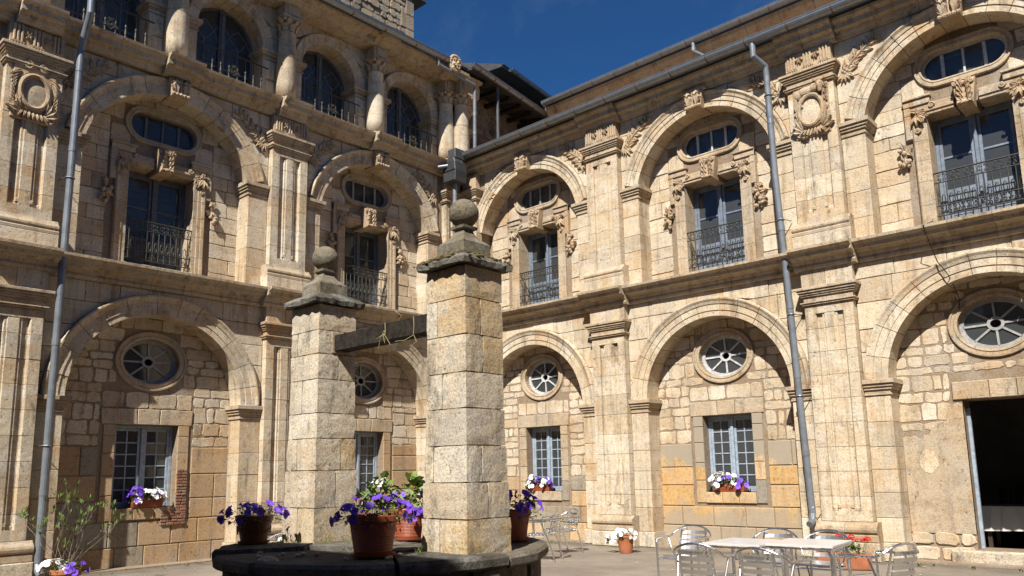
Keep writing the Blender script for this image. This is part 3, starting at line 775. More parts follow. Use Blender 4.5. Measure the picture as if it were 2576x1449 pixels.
        # oculus surround and oval surround in four stones each
        for path, segs, gp in ((ell_path(b, Z(3.59), .50, .40, 48), 6, None), (stadium(b, Z(7.93), .615, .255, 14), 4, None)):
            pr = [(0., -.56), (0., -.385), (.04, -.376), (.052, -.388), (.09, -.388), (.095, -.370), (.122, -.372), (.13, -.40), (.13, -.56)]
            if segs == 4: pr = [(0., -.56), (0., -.378), (.025, -.37), (.032, -.38), (.068, -.38), (.072, -.362), (.10, -.364), (.108, -.40), (.108, -.56)]
            L_ = len(path)
            for q in range(segs):
                i0, i1 = L_*q//segs, L_*(q+1)//segs
                mb = MB(); sub = [path[(ii) % L_] for ii in range(i0, i1+1)]
                mb.sweep(pr, [(lambda p, qq=qq: (qq[0]+qq[2]*p[0], -p[1], qq[1]+qq[3]*p[0])) for qq in sub])
                link('surround_stone', mb, 'mould', root)
        oculus(Wg, b, Z(3.59), .49, .39, -.53, sp['omat'])
        stad_window(Wg, b, Z(7.93), .612, .252, -.50, sp['vmat'])
        # lower window surround
        hw, z0, z1 = sp['hw'], sp['z0'], sp['z1']
        if not sp.get('door'):
            sm = sp.get('smat', 'mould')
            for s in (-1, 1):
                zz = z0-.20; hs = [.42, .33, .38, .3, .36]; j = 0
                while zz < z1-.03:
                    h = min(hs[j % 5], z1-zz); mb = MB()
                    if z1-zz-h < .12: h = z1-zz
                    a, c_ = b+s*(hw+.002), b+s*(hw+.20)
                    mb.box(min(a, c_), max(a, c_), zz+.004, zz+h-.004, -.56, -.389+U(-.004, .003), .008)
                    link('window_jamb', mb, sm if zz > .9 else ('plaster_g' if R.random() < .3 else sm), root); zz += h; j += 1
            ws = [-hw-.24, -hw*.35, hw*.36, hw+.24]
            for j in range(3):
                mb = MB(); mb.prism([(b+ws[j]+.004, z1+.004), (b+ws[j+1]-.004, z1+.004), (b+ws[j+1]-.004+.02*(j-1), z1+.27), (b+ws[j]+.004+.02*(j-1), z1+.27)], -.56, -.386+U(-.004, .004), .008); link('lintel_stone', mb, 'mould', root)
            for j in range(3):
                mb = MB(); a0 = -hw+2*hw*j/3; mb.box(b+a0+.004, b+a0+2*hw/3-.004, z0-.20, z0, -.60, -.372, .010); link('sill_stone', mb, sm, root)
            casement(Wg, b, -.60, z0+.004, z1-.004, hw-.004, 2, 6, sp['wmat'])
        else:
            ws = [-hw-.12, -hw*.3, hw*.36, hw+.12]
            for j in range(3):
                mb = MB(); mb.box(b+ws[j]+.004, b+ws[j+1]-.004, z1+.004, z1+.28, -.56, -.376+U(-.004, .004), .01); link('lintel_stone', mb, 'mould', root)
            mb = MB(); mb.box(b-hw, b-hw+.05, z0, z1-.12, -.66, -.60, .006); mb.box(b+hw-.05, b+hw, z0, z1-.12, -.66, -.60, .006); link('door_frame', mb, 'bluewood', root)
            mb = MB(); mb.box(b-hw-.35, b+hw+.35, -.05, .19, -.85, -.30, .02); link('door_step', mb, 'granite', root)
        # upper french door surround
        zb, zt = Z(5.15), Z(7.13)
        for s in (-1, 1):
            pr = [(.60, -.80), (.60, -.375), (.675, -.375), (.68, -.36), (.745, -.36), (.75, -.345), (.80, -.335), (.825, -.36), (.825, -.80)]
            pr = [(b+s*x, n_) for x, n_ in pr]
            if s < 0: pr = pr
            else: pr = pr[::-1]
            st = [zb, Z(5.62), Z(6.02), Z(6.38), Z(6.72), zt]
            for j in range(5):
                mb = MB(); mb.ext_z(pr if s > 0 else pr, st[j]+.003, st[j+1]-.003); link('door_jamb', mb, 'mould', root)
            mb = MB(); a, c_ = b+s*.826, b+s*.93; mb.box(min(a, c_), max(a, c_), Z(6.78), Z(7.44), -.50, -.352, .01); link('jamb_ear', mb, 'mould', root)
            mb = MB(); a, c_ = b+s*.826, b+s*.90; mb.box(min(a, c_), max(a, c_), zb, zb+.14, -.50, -.36, .01); link('jamb_foot', mb, 'mould', root)
            cv = MB(); foliage_spray(cv, b+s*.72, Z(7.20), -.345, PI/2+s*2.35, .48, s)
            for q in range(3): cv.leaf(b+s*.74, Z(7.16), -.35, -PI/2+(q-1)*.5, .2, .07, .05, 2)
            cv.scroll(b+s*.74, Z(6.90), -.345, .05, 0, s, .017); cv.scroll(b+s*.50, Z(7.27), -.345, .05, 0, -s, .017)
            link('carved_corner_leaves', cv, 'carve', root)
            fr_ = MB(); X = b+s*.97
            for q in range(11): fr_.blob((X+U(-.08, .08), .375-U(.0, .06), Z(6.47)+U(-.15, .16)), U(.028, .045), .035, U(.03, .05), 7, 5)
            for q in range(6): fr_.leaf(X, Z(6.52)+U(-.1, .1), -.385, U(0, 2*PI), .17, .08, .04, 2)
            fr_.leaf(X, Z(6.62), -.37, PI/2+.3, .16, .08, .05, 2); fr_.scroll(X+s*.03, Z(6.72), -.37, .05, 0, s, .016)
            link('carved_fruit', fr_, 'carve', root)
        for j, (xa, xb_) in enumerate(((-.93, -.17), (-.17, .17), (.17, .93))):
            mb = MB()
            if j == 1:
                mb.prism([(b-.11, Z(7.07)), (b+.11, Z(7.07)), (b+.17, Z(7.50)), (b-.17, Z(7.50))], -.80, -.24, .015); ks = link('lintel_keystone', mb, 'carve', root)
                cv = MB(); cv.scroll(b, Z(7.44), -.24, .06, 0, 1, .03, 1.0)
                for s in (-1, 1):
                    for q in range(4): cv.leaf(b+s*.03, Z(7.12)+q*.085, -.24, PI/2-s*(.7-.1*q), .14, .075, .05, 2)
                    cv.scroll(b+s*.12, Z(7.45), -.235, .045, PI/2, s, .02); cv.leaf(b+s*.05, Z(7.16), -.24, -PI/2+s*.7, .1, .07, .05, 2)
                cv.blob((b, .20, Z(7.10)), .07, .05, .04, 8, 5); link('carved_leaves', cv, 'carve', ks)
            else:
                mb.box(b+xa+.003, b+xb_-.003, zt+.003, Z(7.33), -.80, -.368, .008); mb.box(b+xa+.003, b+xb_-.003, Z(7.19), Z(7.24), -.40, -.345, .006)
                mb.box(b+(xa if xa < 0 else .52), b+(xb_ if xa > 0 else -.52), Z(7.332), Z(7.44), -.60, -.34, .008)
                mb.box(b+(xa if xa < 0 else .50)-.0, b+(xb_ if xa > 0 else -.50), Z(7.442), Z(7.475), -.60, -.31, .006)
                link('lintel_stone', mb, 'mould', root)
        french_door(Wg, b, -.74, Z(5.32), zt-.002, .598, sp['dmat'], sp.get('shutter', False))
        balcony(Wg, b, -.39, Z(5.33), Z(6.12), .585)
        mb = MB(); mb.box(b-.62, b+.62, Z(5.152), Z(5.31), -.82, -.36+U(0, .03), .012); link('door_sill', mb, 'granite', root)
    # --- piers, imposts, spandrels
    xs = sorted([(b-Rr, 'L', b) for b in bays]+[(b+Rr, 'R', b) for b in bays])
    edges = sorted(list(pils)+list(half_pils))
    HW = .405
    zones = []
    for b in bays:
        lefts = [p for p in edges if p < b]; rights = [p for p in edges if p > b]
        x_l = max(lefts)+HW if lefts else xl; x_r = min(rights)-HW if rights else xr
        zones.append((b, x_l, x_r))
    pier_done = []
    for b, x_l, x_r in zones:
        for (xa, xb_, side) in ((x_l, b-Rr, -1), (b+Rr, x_r, 1)):
            if xb_-xa < .05: continue
            # lower pier
            z = .0
            mb = MB(); mb.box(xa+.002, xb_+(.04 if side < 0 else -.002), .0, .285, -.42, .05, .012)
            if side > 0: mb = MB(); mb.box(xa-.04, xb_-.002, .0, .285, -.42, .05, .012)
            link('plinth_block', mb, 'granite', root)
            z = .288; top = zl-.255
            while z < top-.05:
                h = U(.34, .50)
                if top-(z+h) < .25: h = top-z
                mb = MB(); e = U(-.004, .004)
                mb.box(xa+.002, xb_-.002, z+.0025, z+h-.0025, -.42, e, .007); link('pier_block', mb, 'ashlar', root); z += h
            # upper pier
            z = Z(5.15); top = Z(6.99)
            while z < top-.05:
                h = U(.30, .46)
                if top-(z+h) < .22: h = top-z
                mb = MB(); mb.box(xa+.002, xb_-.002, z+.0025, z+h-.0025, -.42, U(-.004, .004), .007); link('pier_block', mb, 'ashlar', root); z += h
            for zi, ztop in ((zl-.255, zl), (Z(6.985), Z(7.24))):
                mb = MB(); hh = ztop-zi
                for q0, q1, pj in ((0, .14, .02), (.14, .34, .005), (.34, .52, .035), (.52, .72, .06), (.72, 1., .09)):
                    A_, B_ = (xa+.002, xb_+pj) if side < 0 else (xa-pj, xb_-.002)
                    mb.box(A_, B_, zi+hh*q0+.001, zi+hh*q1, -.42, pj, .006)
                link('impost', mb, 'mould', root)
        # spandrels
        for zc, Re, zlo, zhi, nm in ((zl, Rr+.35, zl, Z(4.78), 0), (zu, RU+.32, Z(7.24), Z(8.74), 1)):
            z = zlo
            while z < zhi-.03:
                h = U(.34, .46)
                if zhi-(z+h) < .22: h = zhi-z
                za, zb_ = z, z+h
                def half(zz): t = Re*Re-(zz-zc)**2; return math.sqrt(t) if t > 0 else 0.
                if zb_ < zc+Re-.02:
                    for s, X in ((-1, x_l), (1, x_r)):
                        pts = [za, za+h/3, za+2*h/3, zb_]
                        inner = [(b+s*(half(q)+.006), q) for q in pts]
                        wid = abs(X-inner[-1][0])
                        cutsX = [X]
                        if wid > .95: cutsX.append(X-s*wid*U(.42, .58))
                        for c_i, cx in enumerate(cutsX):
                            if c_i == len(cutsX)-1:
                                if abs(cx-inner[-1][0]) < .05: continue
                                poly = [(cx-s*.004, za+.005), (cx-s*.004, zb_-.005)]+[(p_, min(max(q, za+.005), zb_-.005)) for p_, q in reversed(inner)]
                                poly = [p_ for p_ in poly if (p_[0]-cx)*s < -.002] if True else poly
                            else:
                                nx = cutsX[c_i+1]; poly = [(cx-s*.004, za+.005), (cx-s*.004, zb_-.005), (nx+s*.004, zb_-.005), (nx+s*.004, za+.005)]
                            if s > 0: poly = poly
                            else: poly = poly[::-1]
                            if len(poly) < 3: continue
                            ar = sum(poly[q-1][0]*poly[q][1]-poly[q][0]*poly[q-1][1] for q in range(len(poly)))
                            if ar < 0: poly = poly[::-1]
                            if abs(ar)/2 < .006: continue
                            mb = MB(); mb.prism(poly, -.06, U(-.006, .006), .008); link('ashlar_block', mb, 'ashlar', root)
                else:
                    x = x_l
                    while x < x_r-.02:
                        wd = U(.5, .9)
                        if x_r-(x+wd) < .35: wd = x_r-x
                        pol = [(x+.004, za+.005), (x+wd-.004, za+.005), (x+wd-.004, zb_-.005), (x+.004, zb_-.005)]
                        # keep the part outside the extrados
                        if (abs(x+wd/2-b) > half(za)+wd*.3) or za > zc+Re-.01:
                            mb = MB(); mb.prism(pol, -.06, U(-.006, .006), .008); link('ashlar_block', mb, 'ashlar', root)
                        else:
                            lo = [max(za+.005, zc+math.sqrt(max(0, Re*Re-(xx-b)**2))+.006) for xx in (x+.004, x+wd*.33, x+wd*.66, x+wd-.004)]
                            if min(lo) < zb_-.03:
                                top_ = zb_-.005; base = list(zip((x+.004, x+wd*.33, x+wd*.66, x+wd-.004), [min(q, top_-.004) for q in lo]))
                                mb = MB(); mb.prism(base+[(x+wd-.004, top_), (x+.004, top_)], -.06, U(-.006, .006), .004); link('ashlar_block', mb, 'ashlar', root)
                        x += wd
                z += h
            if nm == 1:
                for s, X in ((-1, x_l), (1, x_r)):
                    cv = MB(); n0 = -.012; px = None
                    for q in range(6):
                        t = q/5; sx_, sz_ = X-s*(.16+.50*t), Z(8.16)+.42*t**.8
                        up_a = math.atan2(.42, -s*.5)
                        for e_ in (-1, 1): cv.leaf(sx_, sz_, n0, up_a+e_*U(.5, 1.0), (.25-.10*t)*U(.85, 1.1), .10-.03*t, .04, 2)
                        if px: cv.tube([(px[0], -.01, px[1]), (sx_, -.015, sz_)], .014, 5)
                        px = (sx_, sz_)
                    cv.scroll(px[0], px[1], n0, .07, up_a, s, .018); cv.scroll(X-s*.36, Z(8.25), n0+.02, .06, -PI/2, s, .016)
                    for q in range(5): cv.leaf(X-s*.17, Z(8.16), n0+.008, -PI/2+(q-2)*.38, U(.17, .25), .09, .04, 2)
                    for q in range(4): cv.blob((X-s*.17+.035*math.cos(q*PI/2), -.03, Z(8.17)+.035*math.sin(q*PI/2)), .03, .025, .03, 6, 4)
                    link('carved_foliage', cv, 'carve', root)
    # --- pilasters
    for p in edges:
        hw = HW-.005; full = p in pils
        if not full: hw = .24
        mb = MB(); mb.box(p-hw-.10, p+hw+.10, 0, .285, -.05, .25, .014); link('plinth_block', mb, 'granite', root)
        mb = MB(); mb.box(p-hw-.09, p+hw+.09, .288, .405, -.05, .235, .012)
        tor = [(-.05, .405)]+[(.20+.065*math.cos(a), .48+.075*math.sin(a)) for a in [-PI/2+PI*q/6 for q in range(7)]]+[(.185, .57), (.17, .595), (-.05, .595)]
        for X0, X1 in ((p-hw-.085, p-.01), (p-.004, p+hw+.085)): mb.ext_x(tor[::-1], X0, X1)
        link('pilaster_base', mb, 'mould', root)
        def shaft(za, zb_, k):
            for j in range(k):
                a, c_ = za+(zb_-za)*j/k, za+(zb_-za)*(j+1)/k
                mb = MB(); e = U(-.003, .003)
                pan = 0 < j < k-1
                pr = [(p+x, n_+e) for x, n_ in pilaster_prof(hw, .14, -.05, True)]
                if pan: mb.ext_z(pr[::-1], a+.003, c_-.003)
                else:
                    # end stones: plain band and the end of the recess
                    plain = [(p+x, n_+e) for x, n_ in pilaster_prof(hw, .14, -.05, False)]
                    if j == 0:
                        mb.ext_z(plain[::-1], a+.003, a+.16); mb.ext_z(pr[::-1], a+.16, c_-.003)
                        mb.box(p-.23, p+.23, a+.15, a+.23, -.02, .10, .02); mb.box(p-.13, p+.13, a+.20, a+.27, .0, .135, .012)
                    else:
                        mb.ext_z(pr[::-1], a+.003, c_-.14); mb.ext_z(plain[::-1], c_-.14, c_-.003)
                link('pilaster_block', mb, 'ashlar', root)
        shaft(.60, Z(4.16), 9); shaft(Z(5.62), Z(8.05), 6)
        for zb_, hh in ((Z(4.165), .305), (Z(8.055), .30)):
            mb = MB()
            for q0, q1, pj in ((0, .10, .035), (.10, .18, .055), (.18, .48, .01), (.48, .58, .04), (.58, .70, .06), (.70, .84, .085), (.84, 1., .11)):
                mb.box(p-hw-pj, p+hw+pj, zb_+hh*q0+.001, zb_+hh*q1, -.05, .145+pj, .006)
            link('pilaster_capital', mb, 'mould', root)
        mb = MB(); mb.box(p-hw-.03, p-.02, Z(4.475), Z(4.785), -.05, .15, .008); mb.box(p-.014, p+hw+.03, Z(4.475), Z(4.785), -.05, .152, .008); link('entablature_block', mb, 'ashlar', root)
        mb = MB(); mb.box(p-hw-.10, p+hw+.10, Z(5.15), Z(5.38), -.05, .24, .012); link('pedestal_block', mb, 'ashlar', root)
        mb = MB()
        tr = [(-.05, 5.385), (.235, 5.385), (.24, 5.43), (.225, 5.45)]+[(.20+.045*math.cos(a), 5.50+.05*math.sin(a)) for a in [-PI/2+PI*q/5 for q in range(6)]]+[(.18, 5.58), (.165, 5.615), (-.05, 5.615)]
        mb.ext_x([(n_, z_+dz) for n_, z_ in tr][::-1], p-hw-.09, p+hw+.09); link('pilaster_base', mb, 'mould', root)
        if full: triglyph(Wg, p, Z(8.365), Z(8.735), .15, hw)
        else:
            mb = MB(); mb.box(p-hw, p+hw, Z(8.365), Z(8.735), -.05, .15, .008); link('frieze_block', mb, 'carve', root)
    br = [(p-.52, p+.52) if p in pils else (p-.36, p+.36) for p in edges]
    br = [(max(a, xl), min(c_, xr)) for a, c_ in br]
    cornice(Wg, shift_prof(MIDP, 0, dz), (xl, xr), br, .13, -.06)
    return br

# ================================================================== right-hand wing (faces the camera)
B = Wing(); B.root = thing('arcade_wing', 'two storey stone wing with arches and pilasters, sunlit, meeting the taller wing at the corner', 'building')
def choB1(x, z): return 'plaster_g' if R.random() < .35 else ('plaster' if R.random() < .6 else 'plaster_y')
def choB2(x, z): return 'plaster_b2'
spB = [dict(hw=.5, z0=1.03, z1=2.46, zp=1.35, choose=choB1, omat='whitewood', vmat='greywood', wmat='bluewood', dmat='bluedoor', shutter=False),
       dict(hw=.5, z0=1.03, z1=2.46, zp=1.95, choose=choB2, omat='whitewood', vmat='whitewood', wmat='bluewood', dmat='bluedoor', smat='plaster_b2'),
       dict(hw=.55, z0=.20, z1=2.45, zp=0, choose=None, omat='greywood', vmat='whitewood', wmat='bluewood', dmat='bluedoor', door=True)]
brB = build_wing(B, [2.154, 6.654, 11.154], [4.404, 8.904, 13.404], -.2, 14.6, 1.455, 2.834, 6.95, 0., [.40], spans=spB)
# upper cornice, gutter, roof
cornice(B, TOPP, (-.05, 14.6), [(p-.5, p+.5) for p in (4.404, 8.904, 13.404)], .10, -.3)
for b_ in (2.154, 6.654, 11.154):
    mb = MB(); mb.box(b_-.26, b_+.26, 8.742, 8.80, -.1, .17, .008); link('cornice_block', mb, 'cornice', B.root)
gB = gutter(B, .50, 14.6, .46, 9.16, .105)
mb = MB(); mb.ext_x([(.37, 9.17), (-3.35, 10.50), (-3.35, 10.45), (.32, 9.10)], -.1, 14.6); link('roof', mb, 'tiles', B.root)
tl = MB()
for i in range(70):
    x = .3+i*.205; tl.box(x, x+U(.17, .20), 9.17, 9.17+U(.018, .04), .0, .34+U(-.02, .02), .004)
o = link('eave_tiles', tl, 'mould', B.root); o['kind'] = 'stuff'
# set-back upper wall with its own cornice and gutter
mb = MB(); mb.box(-.3, 14.6, 9.9, 11.42, -3.9, -3.32, .01); link('upper_wall', mb, 'darkrubble', B.root)
rr = MB()
z = 10.72
while z < 11.4:
    x = .35; h = U(.13, .2)
    while x < 14.4:
        w_ = U(.15, .42); rr.prism(rough_rect(x+.012, x+w_-.012, z+.01, z+h-.01, .012, .04), -3.4, -3.30+U(-.012, .02), .012); x += w_
    z += h
o = link('rubble_facing', rr, 'tower', B.root); o['kind'] = 'stuff'
x = .35
while x < 14.5:
    w_ = U(.6, .9); mb = MB(); mb.ext_x([(-3.4, 11.42), (-3.14, 11.43), (-3.0, 11.56), (-2.97, 11.65), (-3.4, 11.67)][::-1], x+.004, min(x+w_, 14.5)-.004); link('eave_stone', mb, 'mould', B.root); x += w_
gU = gutter(B, .40, 14.5, -2.84, 11.74, .10, .7, 'upper_gutter')
mb = MB(); mb.ext_x([(-2.98, 11.75), (-8, 13.3), (-8, 13.2), (-2.98, 11.69)], .3, 14.5); link('upper_roof', mb, 'slate', B.root)
downpipe(B, [(5.15, 2.84, 11.64), (5.15, 2.84, 11.42), (5.55, 3.2, 11.14), (5.55, 3.2, 10.0)], .05, (11.48,))
# downpipe beside the second pilaster
dp = downpipe(B, [(8.06, -.46, 9.07), (8.06, -.46, 8.82), (8.18, -.24, 8.66), (8.18, -.22, 8.48), (8.20, -.22, 6.6), (8.27, -.22, 4.6), (8.33, -.22, 2.6), (8.40, -.24, .72), (8.41, -.30, .60), (8.40, -.40, .55)], .055, (7.6, 5.6, 4.2, 3.0, 1.7))
for z, x in ((8.1, 8.19), (5.75, 8.235), (4.05, 8.29), (2.65, 8.33), (.82, 8.395)):
    q = MB(); q.tube([(x+.066*math.cos(2*PI*i/14), -.22+.066*math.sin(2*PI*i/14), z) for i in range(14)], .009, 4, True); q.tube([(x+.06, -.2, z), (x+.12, -.03, z)], .008, 5); link('pipe_clamp', q, 'zinc', dp)
# corner hopper and pipe
mb = MB(); mb.prism([(.27, 8.38), (.67, 8.38), (.69, 8.64), (.25, 8.64)], .50, .88, .02); mb.prism([(.25, 8.642), (.69, 8.642), (.66, 8.86), (.28, 8.86)], .50, .88, .02); mb.prism([(.30, 8.862), (.64, 8.862), (.58, 9.0), (.36, 9.0)], .54, .84, .02); mb.box(.33, .60, 9.0, 9.24, .40, .80, .02)
hp = link('rain_hopper', mb, 'slate', B.root)
mb = MB(); mb.tube([(.42, -.86, 8.80), (.24, -1.02, 8.77)], .04, 10); link('spout', mb, 'pipe', hp)
downpipe(B, [(.46, -.68, 8.40), (.45, -.67, 7.3), (.44, -.66, 4.6), (.44, -.66, .3)], .055, (7.9, 6.4, 4.3), mat='zinc')
# cable hanging over the third bay
q = MB(); q.tube([(10.50, .30, 5.32), (10.52, -.42, 5.08), (10.56, -.20, 4.75), (10.60, -.13, 4.55), (10.72, -.12, 4.33), (10.72, .18, 4.2), (10.74, .34, 4.02), (10.72, .36, 3.86)], .008, 5); link('black_cable', q, 'black', B.root)
# rooms behind the openings
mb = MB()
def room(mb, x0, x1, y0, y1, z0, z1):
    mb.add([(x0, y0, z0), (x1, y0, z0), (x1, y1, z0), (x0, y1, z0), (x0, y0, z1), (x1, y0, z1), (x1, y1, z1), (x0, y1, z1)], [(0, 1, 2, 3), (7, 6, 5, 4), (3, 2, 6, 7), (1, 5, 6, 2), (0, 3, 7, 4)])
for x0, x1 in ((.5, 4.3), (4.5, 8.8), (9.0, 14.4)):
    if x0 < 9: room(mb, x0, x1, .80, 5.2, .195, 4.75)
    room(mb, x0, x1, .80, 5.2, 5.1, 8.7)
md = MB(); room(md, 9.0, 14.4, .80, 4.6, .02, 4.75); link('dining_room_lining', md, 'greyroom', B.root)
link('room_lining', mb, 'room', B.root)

# ================================================================== left-hand wing (taller, with a gallery)
A = Wing(); A.root = thing('gallery_wing', 'three storey stone wing with an open gallery of columns above two rows of arches', 'building', rz=PI/2)
def choA(x, z):
    r = R.random()
    return 'plaster_g' if r < .14 else 'plaster'
spA = [dict(hw=.54, z0=.98, z1=2.40, zp=2.12, choose=choA, omat='greywood', vmat='greywood', wmat='bluewood', dmat='darkwoodframe', smat='plaster'),
       dict(hw=.54, z0=.98, z1=2.40, zp=2.02, choose=choA, omat='greywood', vmat='darkwoodframe', wmat='bluewood', dmat='darkwoodframe', shutter=True, smat='plaster')]
A_P = [-4.985, -9.64]
build_wing(A, [-2.65, -7.31], A_P, -10.65, .2, 1.505, 2.79, 6.85, -.07, [-.42], spans=spA)
dzA = -.07
mb = MB(); mb.box(-18.6, -10.66, -.2, 8.8, -.5, -.02, .01); link('plain_wall', mb, 'ashlar', A.root)
mb = MB(); mb.box(14.61, 19.2, -.2, 8.8, -.5, -.02, .01); link('plain_wall', mb, 'ashlar', B.root)
# cartouches on the pilasters
cartouche(A, -9.64, 7.60, .14); cartouche(B, 8.904, 7.62, .14, True)
# balcony cornice carrying the gallery
cols = [-.42, -2.65, -4.985, -7.31, -9.64]
cornice(A, shift_prof(TOPP, .05, -.055), (-10.6, .05), [(c_-.33, c_+.33) for c_ in reversed(cols)], .13, -.9)
# gallery wall with arched doorways
mids = [-1.47, -3.80, -6.14, -8.47]
GS, GR = 10.29, .70
mb = MB(); holed(mb, [(-10.6, 8.95), (.62, 8.95), (.62, 11.3), (-10.6, 11.3)], [arch_hole(c_, GS, GR+.06, 8.97) for c_ in mids], -.34, .5); link('wall_core', mb, 'mortar', A.root)
for c_ in mids:
    pr = [(GR, -.84), (GR, -.29), (GR+.07, -.29), (GR+.075, -.275), (GR+.15, -.275), (GR+.155, -.26), (GR+.21, -.25), (GR+.235, -.28), (GR+.235, -.84)]
    for j in range(11):
        mb = MB(); mb.arc(pr, c_, GS, PI*j/11+.005, PI*(j+1)/11-.005, 3); link('voussoir', mb, 'ashlar', A.root)
    # gothic glazed door
    n = -.74; fr = MB(); zt = GS+GR
    fr.box(c_-.065, c_+.065, 8.97, zt-.10, n-.05, n+.05, .01); fr.box(c_-.085, c_+.085, zt-.10, zt-.04, n-.05, n+.07, .01)
    fr.box(c_-.03, c_+.03, 8.97, zt-.10, n+.05, n+.075, .006)
    fr.ring([(-.05, n-.04), (-.05, n+.02), (.0, n+.02), (.0, n-.04)], [(x, z_, 0, 0) if False else (x, z_, math.copysign(1, x-c_) if z_ <= GS+.001 else (x-c_)/GR, 0 if z_ <= GS+.001 else (z_-GS)/GR) for x, z_ in arch_hole(c_, GS, GR, 8.96, 24)])
    for s in (-1, 1):
        x0, x1 = c_+s*.07, c_+s*(GR-.04); xm = (x0+x1)/2
        fr.box(min(x0, x1), max(x0, x1), 8.97, 9.35, n-.03, n+.0, .006); fr.box(min(x0, x1)+.06, max(x0, x1)-.06, 9.02, 9.30, n-.02, n+.02, .015)
        fr.box(min(x0, x1), max(x0, x1), 9.70, 9.74, n-.03, n+.012, .004)
        fr.box(xm-.014, xm+.014, 9.36, 10.30, n-.03, n+.012, .004)
        hwid = abs(x1-x0)/2
        for t in (-1, 1):
            pts = [(xm+t*hwid*math.cos(q*PI/2/6)*1.0-0, -(n-.0), 10.22+hwid*1.55*math.sin(q*PI/2/6)) for q in range(7)]
            pts = [(xm+t*hwid*(1-(q/6)**1.8), -(n), 10.22+hwid*1.5*(q/6)) for q in range(7)]
            pts = [p_ for p_ in pts if math.hypot(p_[0]-c_, max(0, p_[2]-GS)) < GR-.03]
            if len(pts) > 1: fr.tube(pts, .016, 5)
            pts = [(xm-0+t*.0, -n, 10.22)]
            pts = [(xm+t*hwid*(q/5)**.8*.98, -n, 10.22+hwid*1.35*(q/5)) for q in range(6)]
            pts = [p_ for p_ in pts if math.hypot(p_[0]-c_, max(0, p_[2]-GS)) < GR-.03]
            if len(pts) > 1: fr.tube(pts, .014, 5)
    f_ = link('gallery_door', fr, 'darkwoodframe', A.root)
    for s in (-1, 1):
        x0, x1 = c_+s*.068, c_+s*(GR-.02); lo, hi = min(x0, x1), max(x0, x1)
        pl = clip([(lo, 9.36), (hi, 9.36), (hi, 11.2), (lo, 11.2)], [(c_-GR+.02, 9), (c_+GR-.02, 9)]+[(c_+(GR-.02)*math.cos(PI*q/20), GS+(GR-.02)*math.sin(PI*q/20)) for q in range(21)])
        k = len(pl); q = MB(); q.add([(x, -n+.008, z_) for x, z_ in pl]+[(x, -n+.012, z_) for x, z_ in pl], [tuple(range(k)), tuple(range(2*k-1, k-1, -1))]+[(i, k+i, k+(i+1) % k, (i+1) % k) for i in range(k)])
        link('pane', q, 'glass', f_)
    # iron gallery railing
    rl = MB(); rl.tube([(c_-GR-.06, .17, 9.78), (c_+GR+.06, .17, 9.78)], .017, 6); rr_ = link('gallery_railing', rl, 'iron', A.root)
    rl = MB(); rl.tube([(c_-GR-.02, .17, 8.99), (c_+GR+.02, .17, 8.99)], .012, 6); link('bottom_rail', rl, 'iron', rr_)
    q = MB(); q.lathe([(.022, 0), (.022, .03), (.013, .05), (.02, .16), (.013, .26), (.026, .29), (.013, .32), (.02, .36), (.011, .46), (.022, .50), (.01, .54), (.009, .78)], (0, 0, 0), 7); bm_ = q.mesh('baluster')
    for j in range(8): link('baluster', bm_, 'ironpale', rr_, (c_-GR+(j+.5)*2*GR/8, .17, 8.99))
    orn = MB(); o_x = c_; sz = .09
    orn.tube([(o_x-sz, .15, 9.42), (o_x, .15, 9.42-sz), (o_x+sz, .15, 9.42), (o_x, .15, 9.42+sz)], .008, 5, True)
    for sx in (-1, 1):
        orn.scroll(o_x+sx*.03, 9.42, -.16, .03, 0, sx, .006); orn.scroll(o_x+sx*(sz+.02), 9.40, -.16, .03, PI/2, sx, .006); orn.scroll(o_x+sx*.025, 9.42+sz+.02, -.16, .025, 0, sx, .006)
    link('iron_ornament', orn, 'ironpale', rr_)
    # wall above and beside the arch
    for s in (-1, 1):
        for za, zb_ in ((10.30, 10.58), (10.585, 10.83)):
            xx = [c_+s*(math.sqrt(max(0, (GR+.24)**2-(q-GS)**2))+.004) for q in (za, (za+zb_)/2, zb_)]
            X = c_+s*1.165
            poly = [(X, za+.004), (X, zb_-.004), (xx[2], zb_-.004), (xx[1], (za+zb_)/2), (xx[0], za+.004)]
            if sum(poly[q-1][0]*poly[q][1]-poly[q][0]*poly[q-1][1] for q in range(5)) < 0: poly = poly[::-1]
            mb = MB(); mb.prism(poly, -.40, -.30+U(-.004, .004), .006); link('ashlar_block', mb, 'ashlar', A.root)
        lo = [GS+math.sqrt(max(0, (GR+.24)**2-(d_)**2))+.004 for d_ in (.004, .3, .6, .9)]
        X0, X1 = c_+s*.004, c_+s*1.165
        poly = [(c_+s*d_, max(z_, 10.834)) for d_, z_ in zip((.004, .3, .6, .9), lo)]+[(X1, 10.834), (X1, 11.28), (X0, 11.28)]
        if sum(poly[q-1][0]*poly[q][1]-poly[q][0]*poly[q-1][1] for q in range(len(poly))) < 0: poly = poly[::-1]
        mb = MB(); mb.prism(poly, -.40, -.30+U(-.004, .004), .006); link('ashlar_block', mb, 'ashlar', A.root)
        # panelled pier and impost
        xa, xb_ = (c_-1.165, c_-GR) if s < 0 else (c_+GR, c_+1.165)
        for za, zb_ in ((8.98, 9.12), (9.123, 9.62), (9.623, 10.06)):
            mb = MB(); mb.box(xa+.003, xb_-.003, za, zb_-.003, -.84, -.29 if za > 9 else -.26, .01)
            if za > 9:
                xm = (xa+xb_)/2+s*.06*-1; mb.box(xm-.10, xm+.10, za+.03, zb_-.03, -.30, -.268, .012)
            link('pier_block', mb, 'ashlar', A.root)
        mb = MB()
